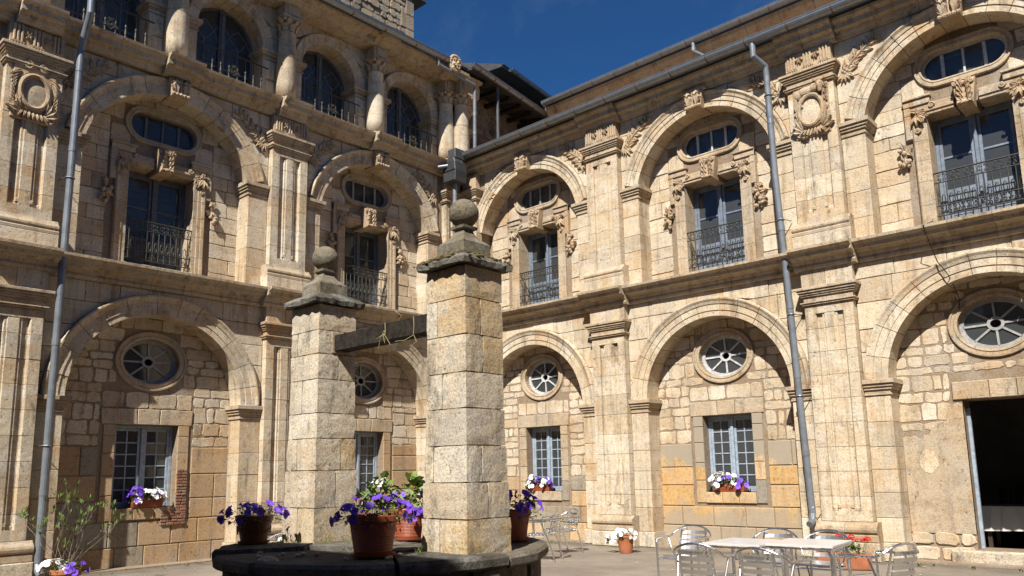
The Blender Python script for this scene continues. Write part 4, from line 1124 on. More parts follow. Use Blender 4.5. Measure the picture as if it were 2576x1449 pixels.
        for q0, q1, pj in ((10.062, 10.10, .02), (10.10, 10.16, .0), (10.16, 10.21, .035), (10.21, 10.288, .07)):
            A_, B_ = (xa+.003, xb_+pj) if s < 0 else (xa-pj, xb_-.003)
            mb.box(A_, B_, q0, q1-.001, -.84, -.29+pj, .006)
        link('impost', mb, 'mould', A.root)
def column(Wg, x, y, rz=0.):
    mb = MB(); mb.lathe([(.197, 9.19), (.203, 9.5), (.205, 9.75), (.198, 10.1), (.182, 10.4), (.166, 10.66), (.178, 10.67), (.178, 10.70)], (x, y, 0), 28)
    c_ = link('column', mb, 'ashlar', Wg.root, smooth=True)
    for zc in (9.62, 10.12):
        q = MB(); q.tube([(x+.201*math.cos(2*PI*i/28), y+.201*math.sin(2*PI*i/28), zc) for i in range(28)], .004, 4, True); link('drum_joint', q, 'mortar', c_)
    q = MB(); q.cuboid((x, y, 9.015), (.52, .52, .09)); q.lathe([(.25, 9.06), (.27, 9.085), (.27, 9.11), (.245, 9.13), (.23, 9.135), (.235, 9.16), (.225, 9.18), (.205, 9.195)], (x, y, 0), 28); link('column_base', q, 'mould', c_)
    q = MB(); q.lathe([(.165, 10.70), (.17, 10.82), (.20, 10.93), (.24, 10.96), (.24, 10.965)], (x, y, 0), 20); q.cuboid((x, y, 10.99), (.46, .46, .055))
    for lv, (zz, hh, r0, r1) in enumerate(((10.70, .13, .17, .215), (10.78, .15, .175, .25))):
        for i in range(8):
            a = 2*PI*(i+.5*lv)/8; ca, sa = math.cos(a), math.sin(a); vs = []
            for t, rr2, hf in ((0, r0+.008, .055), (.5, r0+.018, .06), (.85, r1-.01, .05), (1.05, r1+.02, .03), (.95, r1+.035, .02)):
                for e in (-1, 0, 1): vs.append((x+ca*(rr2+(.012 if e == 0 else 0))-sa*e*hf, y+sa*(rr2+(.012 if e == 0 else 0))+ca*e*hf, zz+hh*t))
            q.add(vs, [(r_*3+e, r_*3+e+1, r_*3+e+4, r_*3+e+3) for r_ in range(4) for e in range(2)])
    for i in range(4):
        a = PI/4+PI/2*i; q.blob((x+.27*math.cos(a), y+.27*math.sin(a), 10.93), .045, .045, .045, 8, 5)
    for i in range(4): q.blob((x+.225*math.cos(PI/2*i), y+.225*math.sin(PI/2*i), 10.99), .035, .035, .035, 6, 4)
    link('capital', q, 'carve', c_)
    q = MB(); q.cuboid((x, y, 11.16), (.38, .38, .28)); q.cuboid((x, y-.0, 11.16), (.24, .42, .2)); link('impost_block', q, 'mould', c_)
for c_ in cols: column(A, c_, .12)
column(A, -.10, -.10)
GT = [(.0, 11.28), (.12, 11.285), (.14, 11.32), (.18, 11.33), (.20, 11.36), (.40, 11.375), (.41, 11.44), (-.3, 11.47)]
cornice(A, GT, (-10.6, .40), [(c_-.28, c_+.28) for c_ in reversed(cols)], .05, -.5, 'cornice', 'cornice_block', (.8, 1.2))
gA = gutter(A, -10.6, -.62, .50, 11.52, .10, .9)
mb = MB(); mb.ext_x([(.44, 11.53), (.46, 11.58), (-6, 14.6), (-6, 14.5)][::-1], -10.6, .3); link('roof', mb, 'slate', A.root)
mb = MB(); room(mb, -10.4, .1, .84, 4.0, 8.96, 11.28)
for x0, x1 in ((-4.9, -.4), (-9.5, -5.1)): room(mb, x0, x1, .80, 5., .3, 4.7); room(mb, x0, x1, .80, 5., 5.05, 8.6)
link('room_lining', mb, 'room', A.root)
mb = MB(); mb.box(-10.6, .1, 8.86, 8.965, -.86, .20, .01); link('gallery_floor', mb, 'mould', A.root)
# long downpipe in front of the first bay
dp = downpipe(A, [(-9.02, -.50, 11.45), (-9.02, -.50, 11.2), (-9.02, -.50, 9.1), (-9.03, -.22, 8.55), (-9.04, -.22, 6.5), (-9.055, -.22, 4.6), (-9.07, -.22, 2.5), (-9.075, -.22, .25), (-9.075, -.28, .14), (-9.07, -.40, .08)], .057, (9.6, 8.2, 6.8, 4.9, 3.6, 1.3))
for z, x in ((8.9, -9.03), (6.3, -9.042), (4.8, -9.053), (2.0, -9.075)):
    q = MB(); q.tube([(x+.068*math.cos(2*PI*i/14), -.22+.068*math.sin(2*PI*i/14), z) for i in range(14)], .009, 4, True); q.tube([(x-.06, -.2, z), (x-.1, .0, z)], .008, 5); link('pipe_clamp', q, 'zinc', dp)
# gallery gutter outlet and pipe by the corner
downpipe(A, [(-1.25, -.50, 11.44), (-1.25, -.50, 11.26), (-.02, -.52, 11.16), (.02, -.48, 11.05), (.02, -.46, 9.12)], .045, (10.4, 9.9))
# stone face at the corner of the eaves
fc = MB(); fx, fy, fz = -.75, -.58, 11.42
fc.blob((fx, fy+.06, fz), .17, .16, .21, 14, 9); fc.tube([(fx, fy-.07, fz+.06), (fx, fy-.135, fz-.02)], [.022, .035], 6)
for s in (-1, 1):
    fc.blob((fx+s*.065, fy-.085, fz+.045), .03, .02, .02, 7, 5); fc.tube([(fx+s*.015, fy-.10, fz+.085), (fx+s*.07, fy-.10, fz+.10), (fx+s*.12, fy-.06, fz+.07)], .02, 5)
    fc.blob((fx+s*.085, fy-.07, fz-.03), .045, .035, .04, 7, 5); fc.tube([(fx+s*.01, fy-.12, fz-.06), (fx+s*.06, fy-.11, fz-.075), (fx+s*.10, fy-.08, fz-.06)], [.02, .022, .01], 5)
    fc.scroll(fx+s*.14, fz+.02, -fy+.0, .05, PI/2, s, .02)
fc.tube([(fx+.045*math.cos(a), fy-.11, fz-.115+.032*math.sin(a)) for a in [2*PI*i/10 for i in range(10)]], .016, 5, True)
for k in range(11): a = PI*k/10; fc.blob((fx+.15*math.cos(a), fy-.01, fz+.07+.14*math.sin(a)), .045, .05, .045, 6, 4)
for k in range(7): a = -PI*.15-PI*.7*k/6; fc.blob((fx+.12*math.cos(a), fy-.03, fz-.08+.12*math.sin(a)), .04, .05, .045, 6, 4)
fc.tube([(fx, fy+.1, fz), (fx+.05, fy+.5, fz-.02)], [.15, .2], 8)
link('carved_face', fc, 'carve', A.root)

# brick patch at the left-hand lower window
for s_, (x0, x1, z0, z1) in enumerate(((-6.765, -6.57, .80, 1.66), (-7.02, -6.565, .66, .93))):
    z = z0
    while z < z1-.03:
        x = x0+U(-.05, 0.)
        while x < x1-.03:
            w_ = U(.09, .16); a_, b_ = max(x, x0), min(x+w_, x1)
            if b_-a_ > .03: mb = MB(); mb.prism(rough_rect(a_+.006, b_-.006, z+.005, z+.045, .004, .008), -.40, -.362+U(-.01, .004), .006); link('brick', mb, 'brick', A.root)
            x += w_
        z += .052

# ================================================================== annex beyond the corner, tower, far roof
ANG = PI/2+math.radians(8)
X = thing('annex_wing', 'dark rubble annex under a deep overhanging eave behind the corner columns', 'building', (.30, -.10, 0), ANG)
XW = Wing(); XW.root = X
# local x runs away from the corner along the annex, y is into the wall
mb = MB(); mb.box(.62, 9, 8.9, 11.9, -1.5, -.62, .01); link('wall_core', mb, 'darkrubble', X)
rr = MB(); z = 9.2
while z < 11.2:
    x = .62; h = U(.14, .24)
    while x < 5:
        w_ = U(.18, .42); rr.prism(rough_rect(x+.014, x+w_-.014, z+.012, z+h-.012, .014, .05), -.7, -.60+U(-.02, .025), .014); x += w_
    z += h
o = link('rubble_facing', rr, 'darkrubble', X); o['kind'] = 'stuff'
mb = MB(); mb.ext_x([(.34, 11.50), (.34, 11.56), (-5, 14.4), (-5, 14.3), (-1.0, 11.75)][::-1], -.1, 9); link('roof', mb, 'slate', X)
for i in range(8):
    q = MB(); q.box(.5+i*.55, .62+i*.55, 11.40, 11.50, -.9, .22, .004); link('rafter', q, 'timber', X)
gutter(XW, -.25, 8.5, .38, 11.58, .085, .62)
# broken arch springer next to the corner columns
mb = MB(); mb.box(.18, .55, 9.0, 10.05, -.8, -.32, .012); link('pier_block', mb, 'ashlar', X)
mb = MB()
for q0, q1, pj in ((10.052, 10.10, .02), (10.10, 10.16, .0), (10.16, 10.21, .035), (10.21, 10.288, .07)): mb.box(.18-pj, .55+pj, q0, q1-.001, -.8, -.32+pj, .006)
link('impost', mb, 'mould', X)
for j in range(3):
    mb = MB(); mb.arc([(GR, -.8), (GR, -.33), (GR+.12, -.30), (GR+.24, -.30), (GR+.24, -.8)], .55+GR-.05, GS, PI-.30*(j+1)+.01, PI-.30*j-.01, 3); link('voussoir', mb, 'ashlar', X)
mb = MB(); mb.prism(rough_rect(.10, .62, 10.75, 11.35, .03, .12), -.8, -.20, .04); mb.prism(rough_rect(.16, .58, 11.0, 11.42, .03, .1), -.3, .02, .04); link('broken_corbel', mb, 'carve', X)
mb = MB(); mb.tube([(.95, -.30, 11.50), (.95, -.30, 9.1)], .045, 12); link('downpipe', mb, 'slate', X)
mb = MB(); mb.tube([(.05, -.10, 10.66), (.95, -.28, 10.40)], .012, 5); link('iron_tie', mb, 'iron', X)

T = thing('rubble_tower', 'square rubble tower rising behind the roof of the gallery wing', 'tower', (-4.0, 1.76, 0), PI/2)
TW = Wing(); TW.root = T
mb = MB(); mb.box(-6.5, 0, 11.5, 16.5, -5, 0, .01); link('tower_body', mb, 'mortar', T)
rr = MB(); z = 12.5
while z < 16.2:
    x = -4.6; h = U(.16, .3)
    while x < -.3:
        w_ = U(.2, .5); 
        if x+w_ > -.28: w_ = -.28-x
        if w_ > .06: rr.prism(rough_rect(x+.016, x+w_-.016, z+.014, z+h-.014, .02, .06), -.05, .03+U(-.02, .03), .016)
        x += w_
    z += h
o = link('rubble_facing', rr, 'tower', T); o['kind'] = 'stuff'
z = 12.4; k = 0
while z < 16.2:
    h = U(.35, .5); mb = MB(); mb.box(-.50 if k % 2 else -.3, .03, z+.006, z+h-.006, -.3, .05, .015); link('corner_stone', mb, 'tower', T); z += h; k += 1
mb = MB(); mb.box(-7, .50, 16.45, 16.7, -5.5, .12, .02); link('tower_roof', mb, 'slate', T)

F_ = thing('far_roof', 'low slate roof with its own gutter poking up behind the annex eave', 'building', (-1.6, 4.3, 0), math.radians(98))
FW = Wing(); FW.root = F_
mb = MB(); mb.box(-.9, 4, 11., 13.6, -3, -.5, .01); link('wall', mb, 'darkrubble', F_)
mb = MB(); mb.ext_x([(.05, 13.62), (.05, 13.70), (-2.2, 14.5), (-4.4, 13.7), (-4.4, 13.62)][::-1], -1.25, 4.2); link('roof', mb, 'slate', F_)
for i in range(12):
    q = MB(); q.box(-1.2+i*.42, -1.2+i*.42+.36, 13.70, 13.745, -.5, .07, .006); link('roof_slate', q, 'slate', F_)
gutter(FW, -.9, 4.0, .14, 13.66, .08, .55)

# ================================================================== south wing behind the camera (closes the court; its eave shades the near side of the well)
E_ = thing('east_wing', 'plain stone wing closing the courtyard behind the camera side', 'building', (19.2, 0, 0), -PI/2)
mb = MB(); hs = [[(x-.6, 5.3), (x+.6, 5.3), (x+.6, 7.1), (x-.6, 7.1)] for x in (2.65, 7.3, 11.9, 16.5)]+[[(x-.5, 1.03), (x+.5, 1.03), (x+.5, 2.46), (x-.5, 2.46)] for x in (2.65, 7.3, 11.9, 16.5)]
holed(mb, [(0, -.2), (18.6, -.2), (18.6, 9.0), (0, 9.0)], hs, 0., .5); mb.add([(0, .5, -.2), (18.6, .5, -.2), (18.6, .5, 9.0), (0, .5, 9.0)], [(0, 1, 2, 3)]); link('wall', mb, 'ashlar', E_)
mb = MB(); mb.ext_x([(.50, 9.05), (.50, 9.12), (-6, 11.5), (-6, 11.4)][::-1], 0, 18.6); link('roof', mb, 'slate', E_)
L_ = thing('link_building', 'low plain stone range joining the gallery wing to the south side', 'building', (0, -18.6, 0), PI)
mb = MB(); mb.box(-7.39, 0, -.2, 6.0, -5, 0, .01); link('wall', mb, 'ashlar', L_)
mb = MB(); mb.ext_x([(.4, 6.05), (.4, 6.12), (-5, 8.0), (-5, 7.9)][::-1], -7.39, .3); link('roof', mb, 'slate', L_)
S_ = thing('south_wing', 'plain stone wing closing the courtyard opposite the arcade', 'building', (0, -18.6, 0), PI)
mb = MB(); hs = [[(x-.6, 5.3), (x+.6, 5.3), (x+.6, 7.1), (x-.6, 7.1)] for x in (-9.6, -13.1, -16.6)]+[[(x-.5, 1.03), (x+.5, 1.03), (x+.5, 2.46), (x-.5, 2.46)] for x in (-9.6, -13.1, -16.6)]
holed(mb, [(-24, -.2), (-7.4, -.2), (-7.4, 11.5), (-24, 11.5)], hs, 0., .5); mb.add([(-24, .5, -.2), (-7.4, .5, -.2), (-7.4, .5, 11.5), (-24, .5, 11.5), (-7.4, 0, -.2), (-7.4, 0, 11.5)], [(0, 1, 2, 3), (1, 4, 5, 2)]); link('wall', mb, 'ashlar', S_)
mb = MB(); mb.ext_x([(.50, 11.55), (.50, 11.62), (-6, 14.0), (-6, 13.9)][::-1], -24, -7.2); link('roof', mb, 'slate', S_)

# ================================================================== the well
WC = (7.34, -8.2); RIM = .79
well = thing('stone_well', 'round schist well with two granite pillars joined by a dark timber beam', 'well', (WC[0], WC[1], 0))
# drum of rubble stones
mb = MB(); mb.lathe([(1.43, 0), (1.43, .68)], (0, 0, 0), 48); link('drum_core', mb, 'mortar', well)
z = .0; rowi = 0
while z < .69:
    h = min(U(.13, .22), .70-z)
    if .70-z-h < .08: h = .70-z
    a = U(0, .2); a_end = a+2*PI
    while a < a_end-.02:
        da = min(U(.16, .38), a_end-a)
        if a_end-a-da < .1: da = a_end-a
        q = MB(); e = U(-.02, .03); pr = [(1.38, z+.01), (1.485+e, z+.012), (1.505+e, z+.03), (1.505+e, z+h-.03), (1.485+e, z+h-.012), (1.38, z+h-.01)]
        fr = []
        for i in range(5):
            t = a+.008+(da-.016)*i/4; ee = -.03 if i in (0, 4) else 0
            fr.append(lambda p, t=t, ee=ee: ((p[0]+(ee if p[0] > 1.45 else 0))*math.cos(t), (p[0]+(ee if p[0] > 1.45 else 0))*math.sin(t), p[1]))
        q.sweep(pr, fr); link('rubble_stone', q, 'wellstone', well); a += da
    z += h
# rim slabs
angs = [-2.62, -2.05, -1.45, -.62, .05, .75, 1.5, 2.25, 2.95, 3.66]
for i in range(len(angs)-1):
    a0, a1 = angs[i]+.012, angs[i+1]-.012
    top = RIM+U(-.012, .008); ro = 1.58+U(-.03, .03); ri = .78
    if i == 0: top = RIM+.03
    q = MB(); pr = [(ri, top-.11), (ro-.03, top-.115), (ro, top-.09), (ro+.005, top-.03), (ro-.02, top), (ri, top)]
    K = 7; fr = []
    for j in range(K+1):
        t = a0+(a1-a0)*j/K; jj = U(-.018, .018)
        fr.append(lambda p, t=t, jj=jj: ((p[0]+(jj if p[0] > 1.5 else 0))*math.cos(t), (p[0]+(jj if p[0] > 1.5 else 0))*math.sin(t), p[1]+(jj*.2 if p[1] > .75 else 0)))
    q.sweep(pr, fr); link('rim_slab', q, 'wellstone' if i % 3 else 'capstone', well)
mb = MB(); mb.lathe([(.82, RIM-.07), (.82, RIM-.03)], (0, 0, 0), 40); link('cover_slab', mb, 'wellstone', well)
for x, y, sx, sy, r_ in ((-.28, -.1, .95, .62, .2), (.42, .1, .5, .8, -.15)):
    mb = MB(); mb.cuboid((x, y, RIM-.01), (sx, sy, .045), r_); link('cover_slab', mb, 'capstone', well)
for k in range(14):
    a = U(-2.4, -.3); r_ = U(.95, 1.4)
    mb = MB(); s_ = U(.012, .03); mb.blob((r_*math.cos(a), r_*math.sin(a), RIM+s_*.5), s_*1.4, s_, s_*.7, 7, 5); link('loose_pebble', mb, 'granite', well)
mb = MB(); mb.blob((.72, -1.16, RIM-.10), .20, .10, .13, 14, 9); link('rounded_boulder', mb, 'granite', well)
for o in [o for o in well.children if o.name.startswith('rounded')]: o.location = (-.62, -.19, 0)

def rough_block(x0, x1, y0, y1, z0, z1, ch=.006):
    """a dressed granite block with worn, chamfered and slightly uneven faces"""
    q = MB(); G = 4; pts = {}; fs = []
    def P(i, j, k):
        key = (i, j, k)
        if key in pts: return pts[key]
        x, y, z_ = x0+(x1-x0)*i/G, y0+(y1-y0)*j/G, z0+(z1-z0)*k/G
        on = (i in (0, G))+(j in (0, G))+(k in (0, G))
        s = 1. if on == 1 else 0.
        dx = (-1 if i == 0 else 1 if i == G else 0); dy = (-1 if j == 0 else 1 if j == G else 0); dz_ = (-1 if k == 0 else 1 if k == G else 0)
        a = U(-.0015, .002) if on == 1 else -(ch*.6 if on == 2 else ch*.9)*U(.2, 1.9)
        q.v.append((x+dx*a, y+dy*a, z_+dz_*min(a, .0)*.8)); pts[key] = len(q.v)-1; return pts[key]
    for i in range(G):
        for j in range(G):
            fs += [(P(i, j, 0), P(i, j+1, 0), P(i+1, j+1, 0), P(i+1, j, 0)), (P(i, j, G), P(i+1, j, G), P(i+1, j+1, G), P(i, j+1, G)),
                   (P(i, 0, j), P(i+1, 0, j), P(i+1, 0, j+1), P(i, 0, j+1)), (P(i, G, j), P(i, G, j+1), P(i+1, G, j+1), P(i+1, G, j)),
                   (P(0, i, j), P(0, i, j+1), P(0, i+1, j+1), P(0, i+1, j)), (P(G, i, j), P(G, i+1, j), P(G, i+1, j+1), P(G, i, j+1))]
    q.f = fs; return q
def pillar(x0, x1, y0, y1, zb, zt, seed, moss):
    R.seed(seed)
    pl = bpy.data.objects.new('pillar', None); COL.objects.link(pl); pl.parent = well; pl.location = (x0-WC[0], y0-WC[1], 0)
    W_, D_ = x1-x0, y1-y0
    core = MB(); core.cuboid((W_/2, D_/2, (zb+zt)/2), (W_-.05, D_-.05, zt-zb-.02)); link('pillar_core', core, 'mortar', pl)
    z = zb; i = 0
    while z < zt-.05:
        h = U(.24, .40)
        if zt-(z+h) < .2: h = zt-z
        a, b = z+.0015, z+h-.0015
        t = (z-zb)/(zt-zb); fl = .035*(1-min(1, t*2.2))       # slight batter at the foot
        X0, X1, Y0, Y1 = -fl, W_+fl, -fl, D_+fl
        kind = i % 4
        if kind == 0:
            c_ = X0+(X1-X0)*U(.3, .5); bl = [(X0, c_, Y0, Y1), (c_, X1, Y0, Y1)]
        elif kind == 1:
            c_ = Y0+(Y1-Y0)*U(.45, .65); bl = [(X0, X1, Y0, c_), (X0, X1, c_, Y1)]
        elif kind == 2:
            c_ = X0+(X1-X0)*U(.2, .35); d_ = Y0+(Y1-Y0)*U(.3, .7); bl = [(X0, c_, Y0, Y1), (c_, X1, Y0, d_), (c_, X1, d_, Y1)]
        else: bl = [(X0, X1, Y0, Y1)]
        for u0, u1, v0, v1 in bl:
            g_ = .0015; link('stone_block', rough_block(u0+(g_ if u0 > X0 else 0), u1-(g_ if u1 < X1 else 0), v0+(g_ if v0 > Y0 else 0), v1-(g_ if v1 < Y1 else 0), a, b), 'granite', pl)
        z += h; i += 1
    cx, cy = W_/2, D_/2
    # cap slab
    q = MB(); hs = .338; N_ = 12; top = []
    def hz(u, v): return max(abs(u), abs(v))
    idx = {}
    for i in range(N_+1):
        for j in range(N_+1):
            u, v = -1+2*i/N_, -1+2*j/N_; e = hz(u, v)
            z_ = zt+.055+.175*(1-e)**.85+U(-.008, .012)
            sc_ = hs*(1+.045*math.sin(i*2.1+seed)*(e > .95)+U(-.03, .03)*(e > .95))
            q.v.append((cx+u*sc_, cy+v*sc_, z_)); idx[(i, j)] = len(q.v)-1
    for i in range(N_):
        for j in range(N_): q.f.append((idx[(i, j)], idx[(i+1, j)], idx[(i+1, j+1)], idx[(i, j+1)]))
    per = [(i, 0) for i in range(N_)]+[(N_, j) for j in range(N_)]+[(N_-i, N_) for i in range(N_)]+[(0, N_-j) for j in range(N_)]
    bo = []
    for p in per:
        v = q.v[idx[p]]; q.v.append((cx+(v[0]-cx)*.97, cy+(v[1]-cy)*.97, zt+.002+U(0, .015))); bo.append(len(q.v)-1)
    k = len(per)
    for i in range(k): j = (i+1) % k; q.f.append((bo[i], bo[j], idx[per[j]], idx[per[i]]))
    q.f.append(tuple(reversed(bo)))
    cap = link('cap_slab', q, 'capstone', pl)
    if moss:
        q = MB()
        for _ in range(420):
            u, v = U(-1, 1), U(-1, 1); e = hz(u, v)
            if e < .42 or (v > -.2 and U(0, 1) < .2) or (u > .5 and U(0, 1) < .65): continue
            z_ = zt+.055+.175*(1-e)**.85; s_ = U(.012, .034); q.blob((cx+u*hs, cy+v*hs, z_+.004), s_, s_, s_*.55, 6, 4)
        o = link('moss_cushions', q, 'moss', cap); o['kind'] = 'stuff'
    q = MB()
    b0, b1 = .175, .17
    def sq(r, z_): return [(cx-r, cy-r, z_), (cx+r, cy-r, z_), (cx+r, cy+r, z_), (cx-r, cy+r, z_)]
    lv = [(.175, zt+.10), (.178, zt+.265), (.16, zt+.285), (.10, zt+.335), (.07, zt+.385), (.062, zt+.41), (.09, zt+.425), (.095, zt+.45), (.06, zt+.46)]
    for r_, z_ in lv: q.v += sq(r_, z_)
    for i in range(len(lv)-1):
        for j in range(4): q.f.append((i*4+j, i*4+(j+1) % 4, i*4+4+(j+1) % 4, i*4+4+j))
    q.f += [(3, 2, 1, 0), tuple(range(len(lv)*4-4, len(lv)*4))]
    link('finial_base', q, 'finial', pl)
    q = MB(); q.blob((cx, cy, zt+.455+.135), .146, .146, .142, 28, 18); link('ball_finial', q, 'finial', pl, smooth=True)
    return pl
pillar(8.13, 8.655, -8.376, -7.885, RIM-.02, 3.36, 11, True)
pillar(6.005, 6.54, -8.495, -8.01, RIM-.03, 3.31, 23, False)
R.seed(77)
# timber beam and its twine
bx0, bx1 = 6.44, 8.2
bm = bpy.data.objects.new('beam', None)
q = MB(); by, bz = -8.21, 2.90
P4 = []
for i in range(9):
    t = i/8; x = bx0+(bx1-bx0)*t; zc = bz-.01+.02*t+U(-.003, .003); P4 += [(x, by-.09+U(-.004, .004), zc-.085), (x, by+.09, zc-.085), (x, by+.09, zc+.085), (x, by-.09+U(-.004, .004), zc+.085)]
q.v = [(x-WC[0], y-WC[1], z_) for x, y, z_ in P4]
for i in range(8):
    for j in range(4): q.f.append((i*4+j, i*4+4+j, i*4+4+(j+1) % 4, i*4+(j+1) % 4))
q.f += [(0, 1, 2, 3), (35, 34, 33, 32)]
beam = link('beam', q, 'timber', well)
mb = MB(); mb.cuboid((6.53-WC[0], by-WC[1], bz), (.04, .235, .225)); link('mortar_socket', mb, 'plaster_p', well)
for x in (7.42, 7.86):
    q = MB(); x_ = x-WC[0]; y_ = by-WC[1]
    q.tube([(x_, y_-.098, bz-.09), (x_+.01, y_-.098, bz), (x_, y_-.096, bz+.092), (x_-.02, y_, bz+.094), (x_-.02, y_+.097, bz+.092), (x_, y_+.098, bz-.09), (x_, y_, bz-.094)], .004, 5, True)
    if x < 7.6:
        for dx, dz_ in ((-.07, -.17), (.03, -.12), (-.11, -.06), (.12, -.15)): q.tube([(x_, y_-.105, bz-.02), (x_+dx*.4, y_-.13, bz-.05), (x_+dx, y_-.12, bz+dz_)], .003, 4)
        q.tube([(x_+.02*math.cos(a), y_-.108, bz-.02+.03*math.sin(a)) for a in [2*PI*i/8 for i in range(8)]], .0045, 4, True)
    else:
        q.tube([(x_, y_-.1, bz-.09), (x_-.1, y_-.12, bz-.13), (x_-.26, y_-.11, bz-.12)], .003, 4); q.tube([(x_, y_-.09, bz-.09), (x_+.05, y_-.1, bz-.16), (x_-.05, y_-.1, bz-.2)], .003, 4)
        q.tube([(x_-.3, y_-.05, bz+.095), (x_-.26, y_-.03, bz+.15), (x_-.33, y_-.05, bz+.2)], .003, 4)
    link('twine', q, 'string', beam)
# weeds at the pillar feet
q = MB()
for bx, by_ in ((6.7, -8.5), (6.35, -8.62), (6.05, -8.55), (6.95, -8.35), (8.2, -8.5), (7.95, -8.75)):
    for k in range(16):
        a, l = U(0, 2*PI), U(.03, .10); x0, y0 = bx-WC[0]+U(-.08, .08), by_-WC[1]+U(-.05, .05)
        q.add([(x0-.004, y0, RIM), (x0+.004, y0, RIM), (x0+math.cos(a)*l*.5+.003, y0+math.sin(a)*l*.4, RIM+l*.8), (x0+math.cos(a)*l*.6, y0+math.sin(a)*l*.5, RIM+l)], [(0, 1, 2, 3)])
o = link('weeds', q, 'leaf'); o.location = (WC[0], WC[1], 0); o['kind'] = 'stuff'; o['label'] = 'tufts of weed growing at the feet of the granite well pillars'

# ================================================================== plants
def bloom_mesh(name, r=.040, lobes=5):
    q = MB(); K = lobes*4; ring1 = []; ring2 = []
    q.v.append((0, 0, -.2*r))
    for i in range(K):
        a = 2*PI*i/K; q.v.append((.35*r*math.cos(a), .35*r*math.sin(a), .12*r))
    for i in range(K):
        a = 2*PI*i/K; rr = r*(1-.13*(1-abs(math.sin(lobes*a/2)))-.0); z_ = r*(.22+.10*math.sin(lobes*a*2)); q.v.append((rr*math.cos(a), rr*math.sin(a), z_))
    q.v.append((0, 0, -1.3*r))
    for i in range(K):
        j = (i+1) % K
        q.f += [(0, 1+i, 1+j), (1+i, 1+K+i, 1+K+j, 1+j), (1+2*K, 1+j, 1+i)]
    return q.mesh(name)
def flower_head_mesh(name, r=.035):
    q = MB(); rr = random.Random(5)
    for k in range(18):
        a, b_ = rr.uniform(0, 2*PI), rr.uniform(-.4, 1.4); c_ = (r*math.cos(a)*math.cos(b_), r*math.sin(a)*math.cos(b_), r*.8*math.sin(b_))
        q.blob(c_, r*.34, r*.34, r*.22, 5, 3)
    return q.mesh(name)
BL = {c: bloom_mesh(c+'_bloom') for c in ('purple', 'white')}
for c in BL: BL[c].materials.append(M[c])
RED = flower_head_mesh('red_bloom'); RED.materials.append(M['red'])
BEG = bloom_mesh('begonia_bloom', .022, 4); BEG.materials.append(M['white'])
def leaf_quad(q, p, d, l, wd, droop=.3):
    d = Vector(d).normalized(); s_ = d.cross(Vector((0, 0, 1)))
    s_ = s_.normalized() if s_.length > .01 else Vector((1, 0, 0))
    p = Vector(p); m_ = p+d*l*.5; e = p+d*l-Vector((0, 0, droop*l)); up_ = Vector((0, 0, wd*.25))
    q.add([p, m_-s_*wd*.5+up_, m_, m_+s_*wd*.5+up_, e], [(0, 1, 2), (0, 2, 3), (1, 4, 2), (2, 4, 3)])
def foliage(q, cx, cy, cz, rx, ry, rz, n, l=(.03, .055), wd=.026):
    for _ in range(n):
        a, b_ = U(0, 2*PI), U(-.35, 1.45); rr = U(.45, 1.)
        d = Vector((math.cos(a)*math.cos(b_), math.sin(a)*math.cos(b_), math.sin(b_)))
        p = (cx+d.x*rx*rr, cy+d.y*ry*rr, cz+d.z*rz*rr)
        dd = d+Vector((U(-.8, .8), U(-.8, .8), U(-.4, .6))); leaf_quad(q, p, dd, U(*l), wd*U(.7, 1.25), U(.0, .5))
VIEW = Vector((5.5, -5., 1.0))
def put_bloom(parent, mesh, p, d, s=1., nm='bloom'):
    o = bpy.data.objects.new(nm, mesh); COL.objects.link(o); o.parent = parent; o.location = p
    d = Vector(d).normalized(); e = d.to_track_quat('Z', 'Y'); o.rotation_mode = 'QUATERNION'; o.rotation_quaternion = e; o.scale = (s, s, s*U(.7, 1.2)); return o
def scatter_blooms(parent, cx, cy, cz, rx, ry, rz, spec, s=(.85, 1.25), sector=None, low=-.25):
    for mesh, n, side in spec:
        for _ in range(n):
            a = U(0, 2*PI) if sector is None else U(*sector)
            b_ = U(low, 1.2); d = Vector((math.cos(a)*math.cos(b_), math.sin(a)*math.cos(b_), math.sin(b_)))
            if side: d.x = abs(d.x)*side if U(0, 1) < .75 else d.x
            p = (cx+d.x*rx*U(.88, 1.1), cy+d.y*ry*U(.88, 1.1), cz+d.z*rz*U(.9, 1.15))
            put_bloom(parent, mesh, p, d+Vector((U(-.5, .5), U(-.5, .5), U(-.1, .5)))+Vector((.25, -.25, .0)), U(*s), mesh.name.split('.')[0])
def pot_parts(root, r0, r1, h, mat, ribs=0, saucer=True, rim=.05):
    pr = [(r0*.96, 0), (r0, .006)]
    if ribs:
        for i in range(ribs):
            t0 = .12+.66*i/ribs; t1 = .12+.66*(i+.5)/ribs
            pr += [(r0+(r1*.93-r0)*t0+.0035, h*t0), (r0+(r1*.93-r0)*t1, h*t1)]
    else: pr += [(r0+(r1*.93-r0)*.5, h*.5)]
    pr += [(r1*.925, h-rim-.006), (r1*.99, h-rim), (r1, h-.008), (r1*.985, h), (r1*.93, h), (r1*.90, h-.03)]
    q = MB(); q.lathe(pr, (0, 0, .012 if saucer else 0), 36); pt = link('pot', q, mat, root)
    if saucer:
        q = MB(); q.lathe([(r0*1.05, 0), (r0*1.2, .03), (r0*1.24, .03), (r0*1.2, .012), (r0*.9, .011)], (0, 0, 0), 32); link('saucer', q, mat, root)
    q = MB(); q.lathe([(r1*.5, h-.03), (r1*.91, h-.028), (.001, h-.02)], (0, 0, 0), 20); link('soil', q, 'soil', root)
    return pt
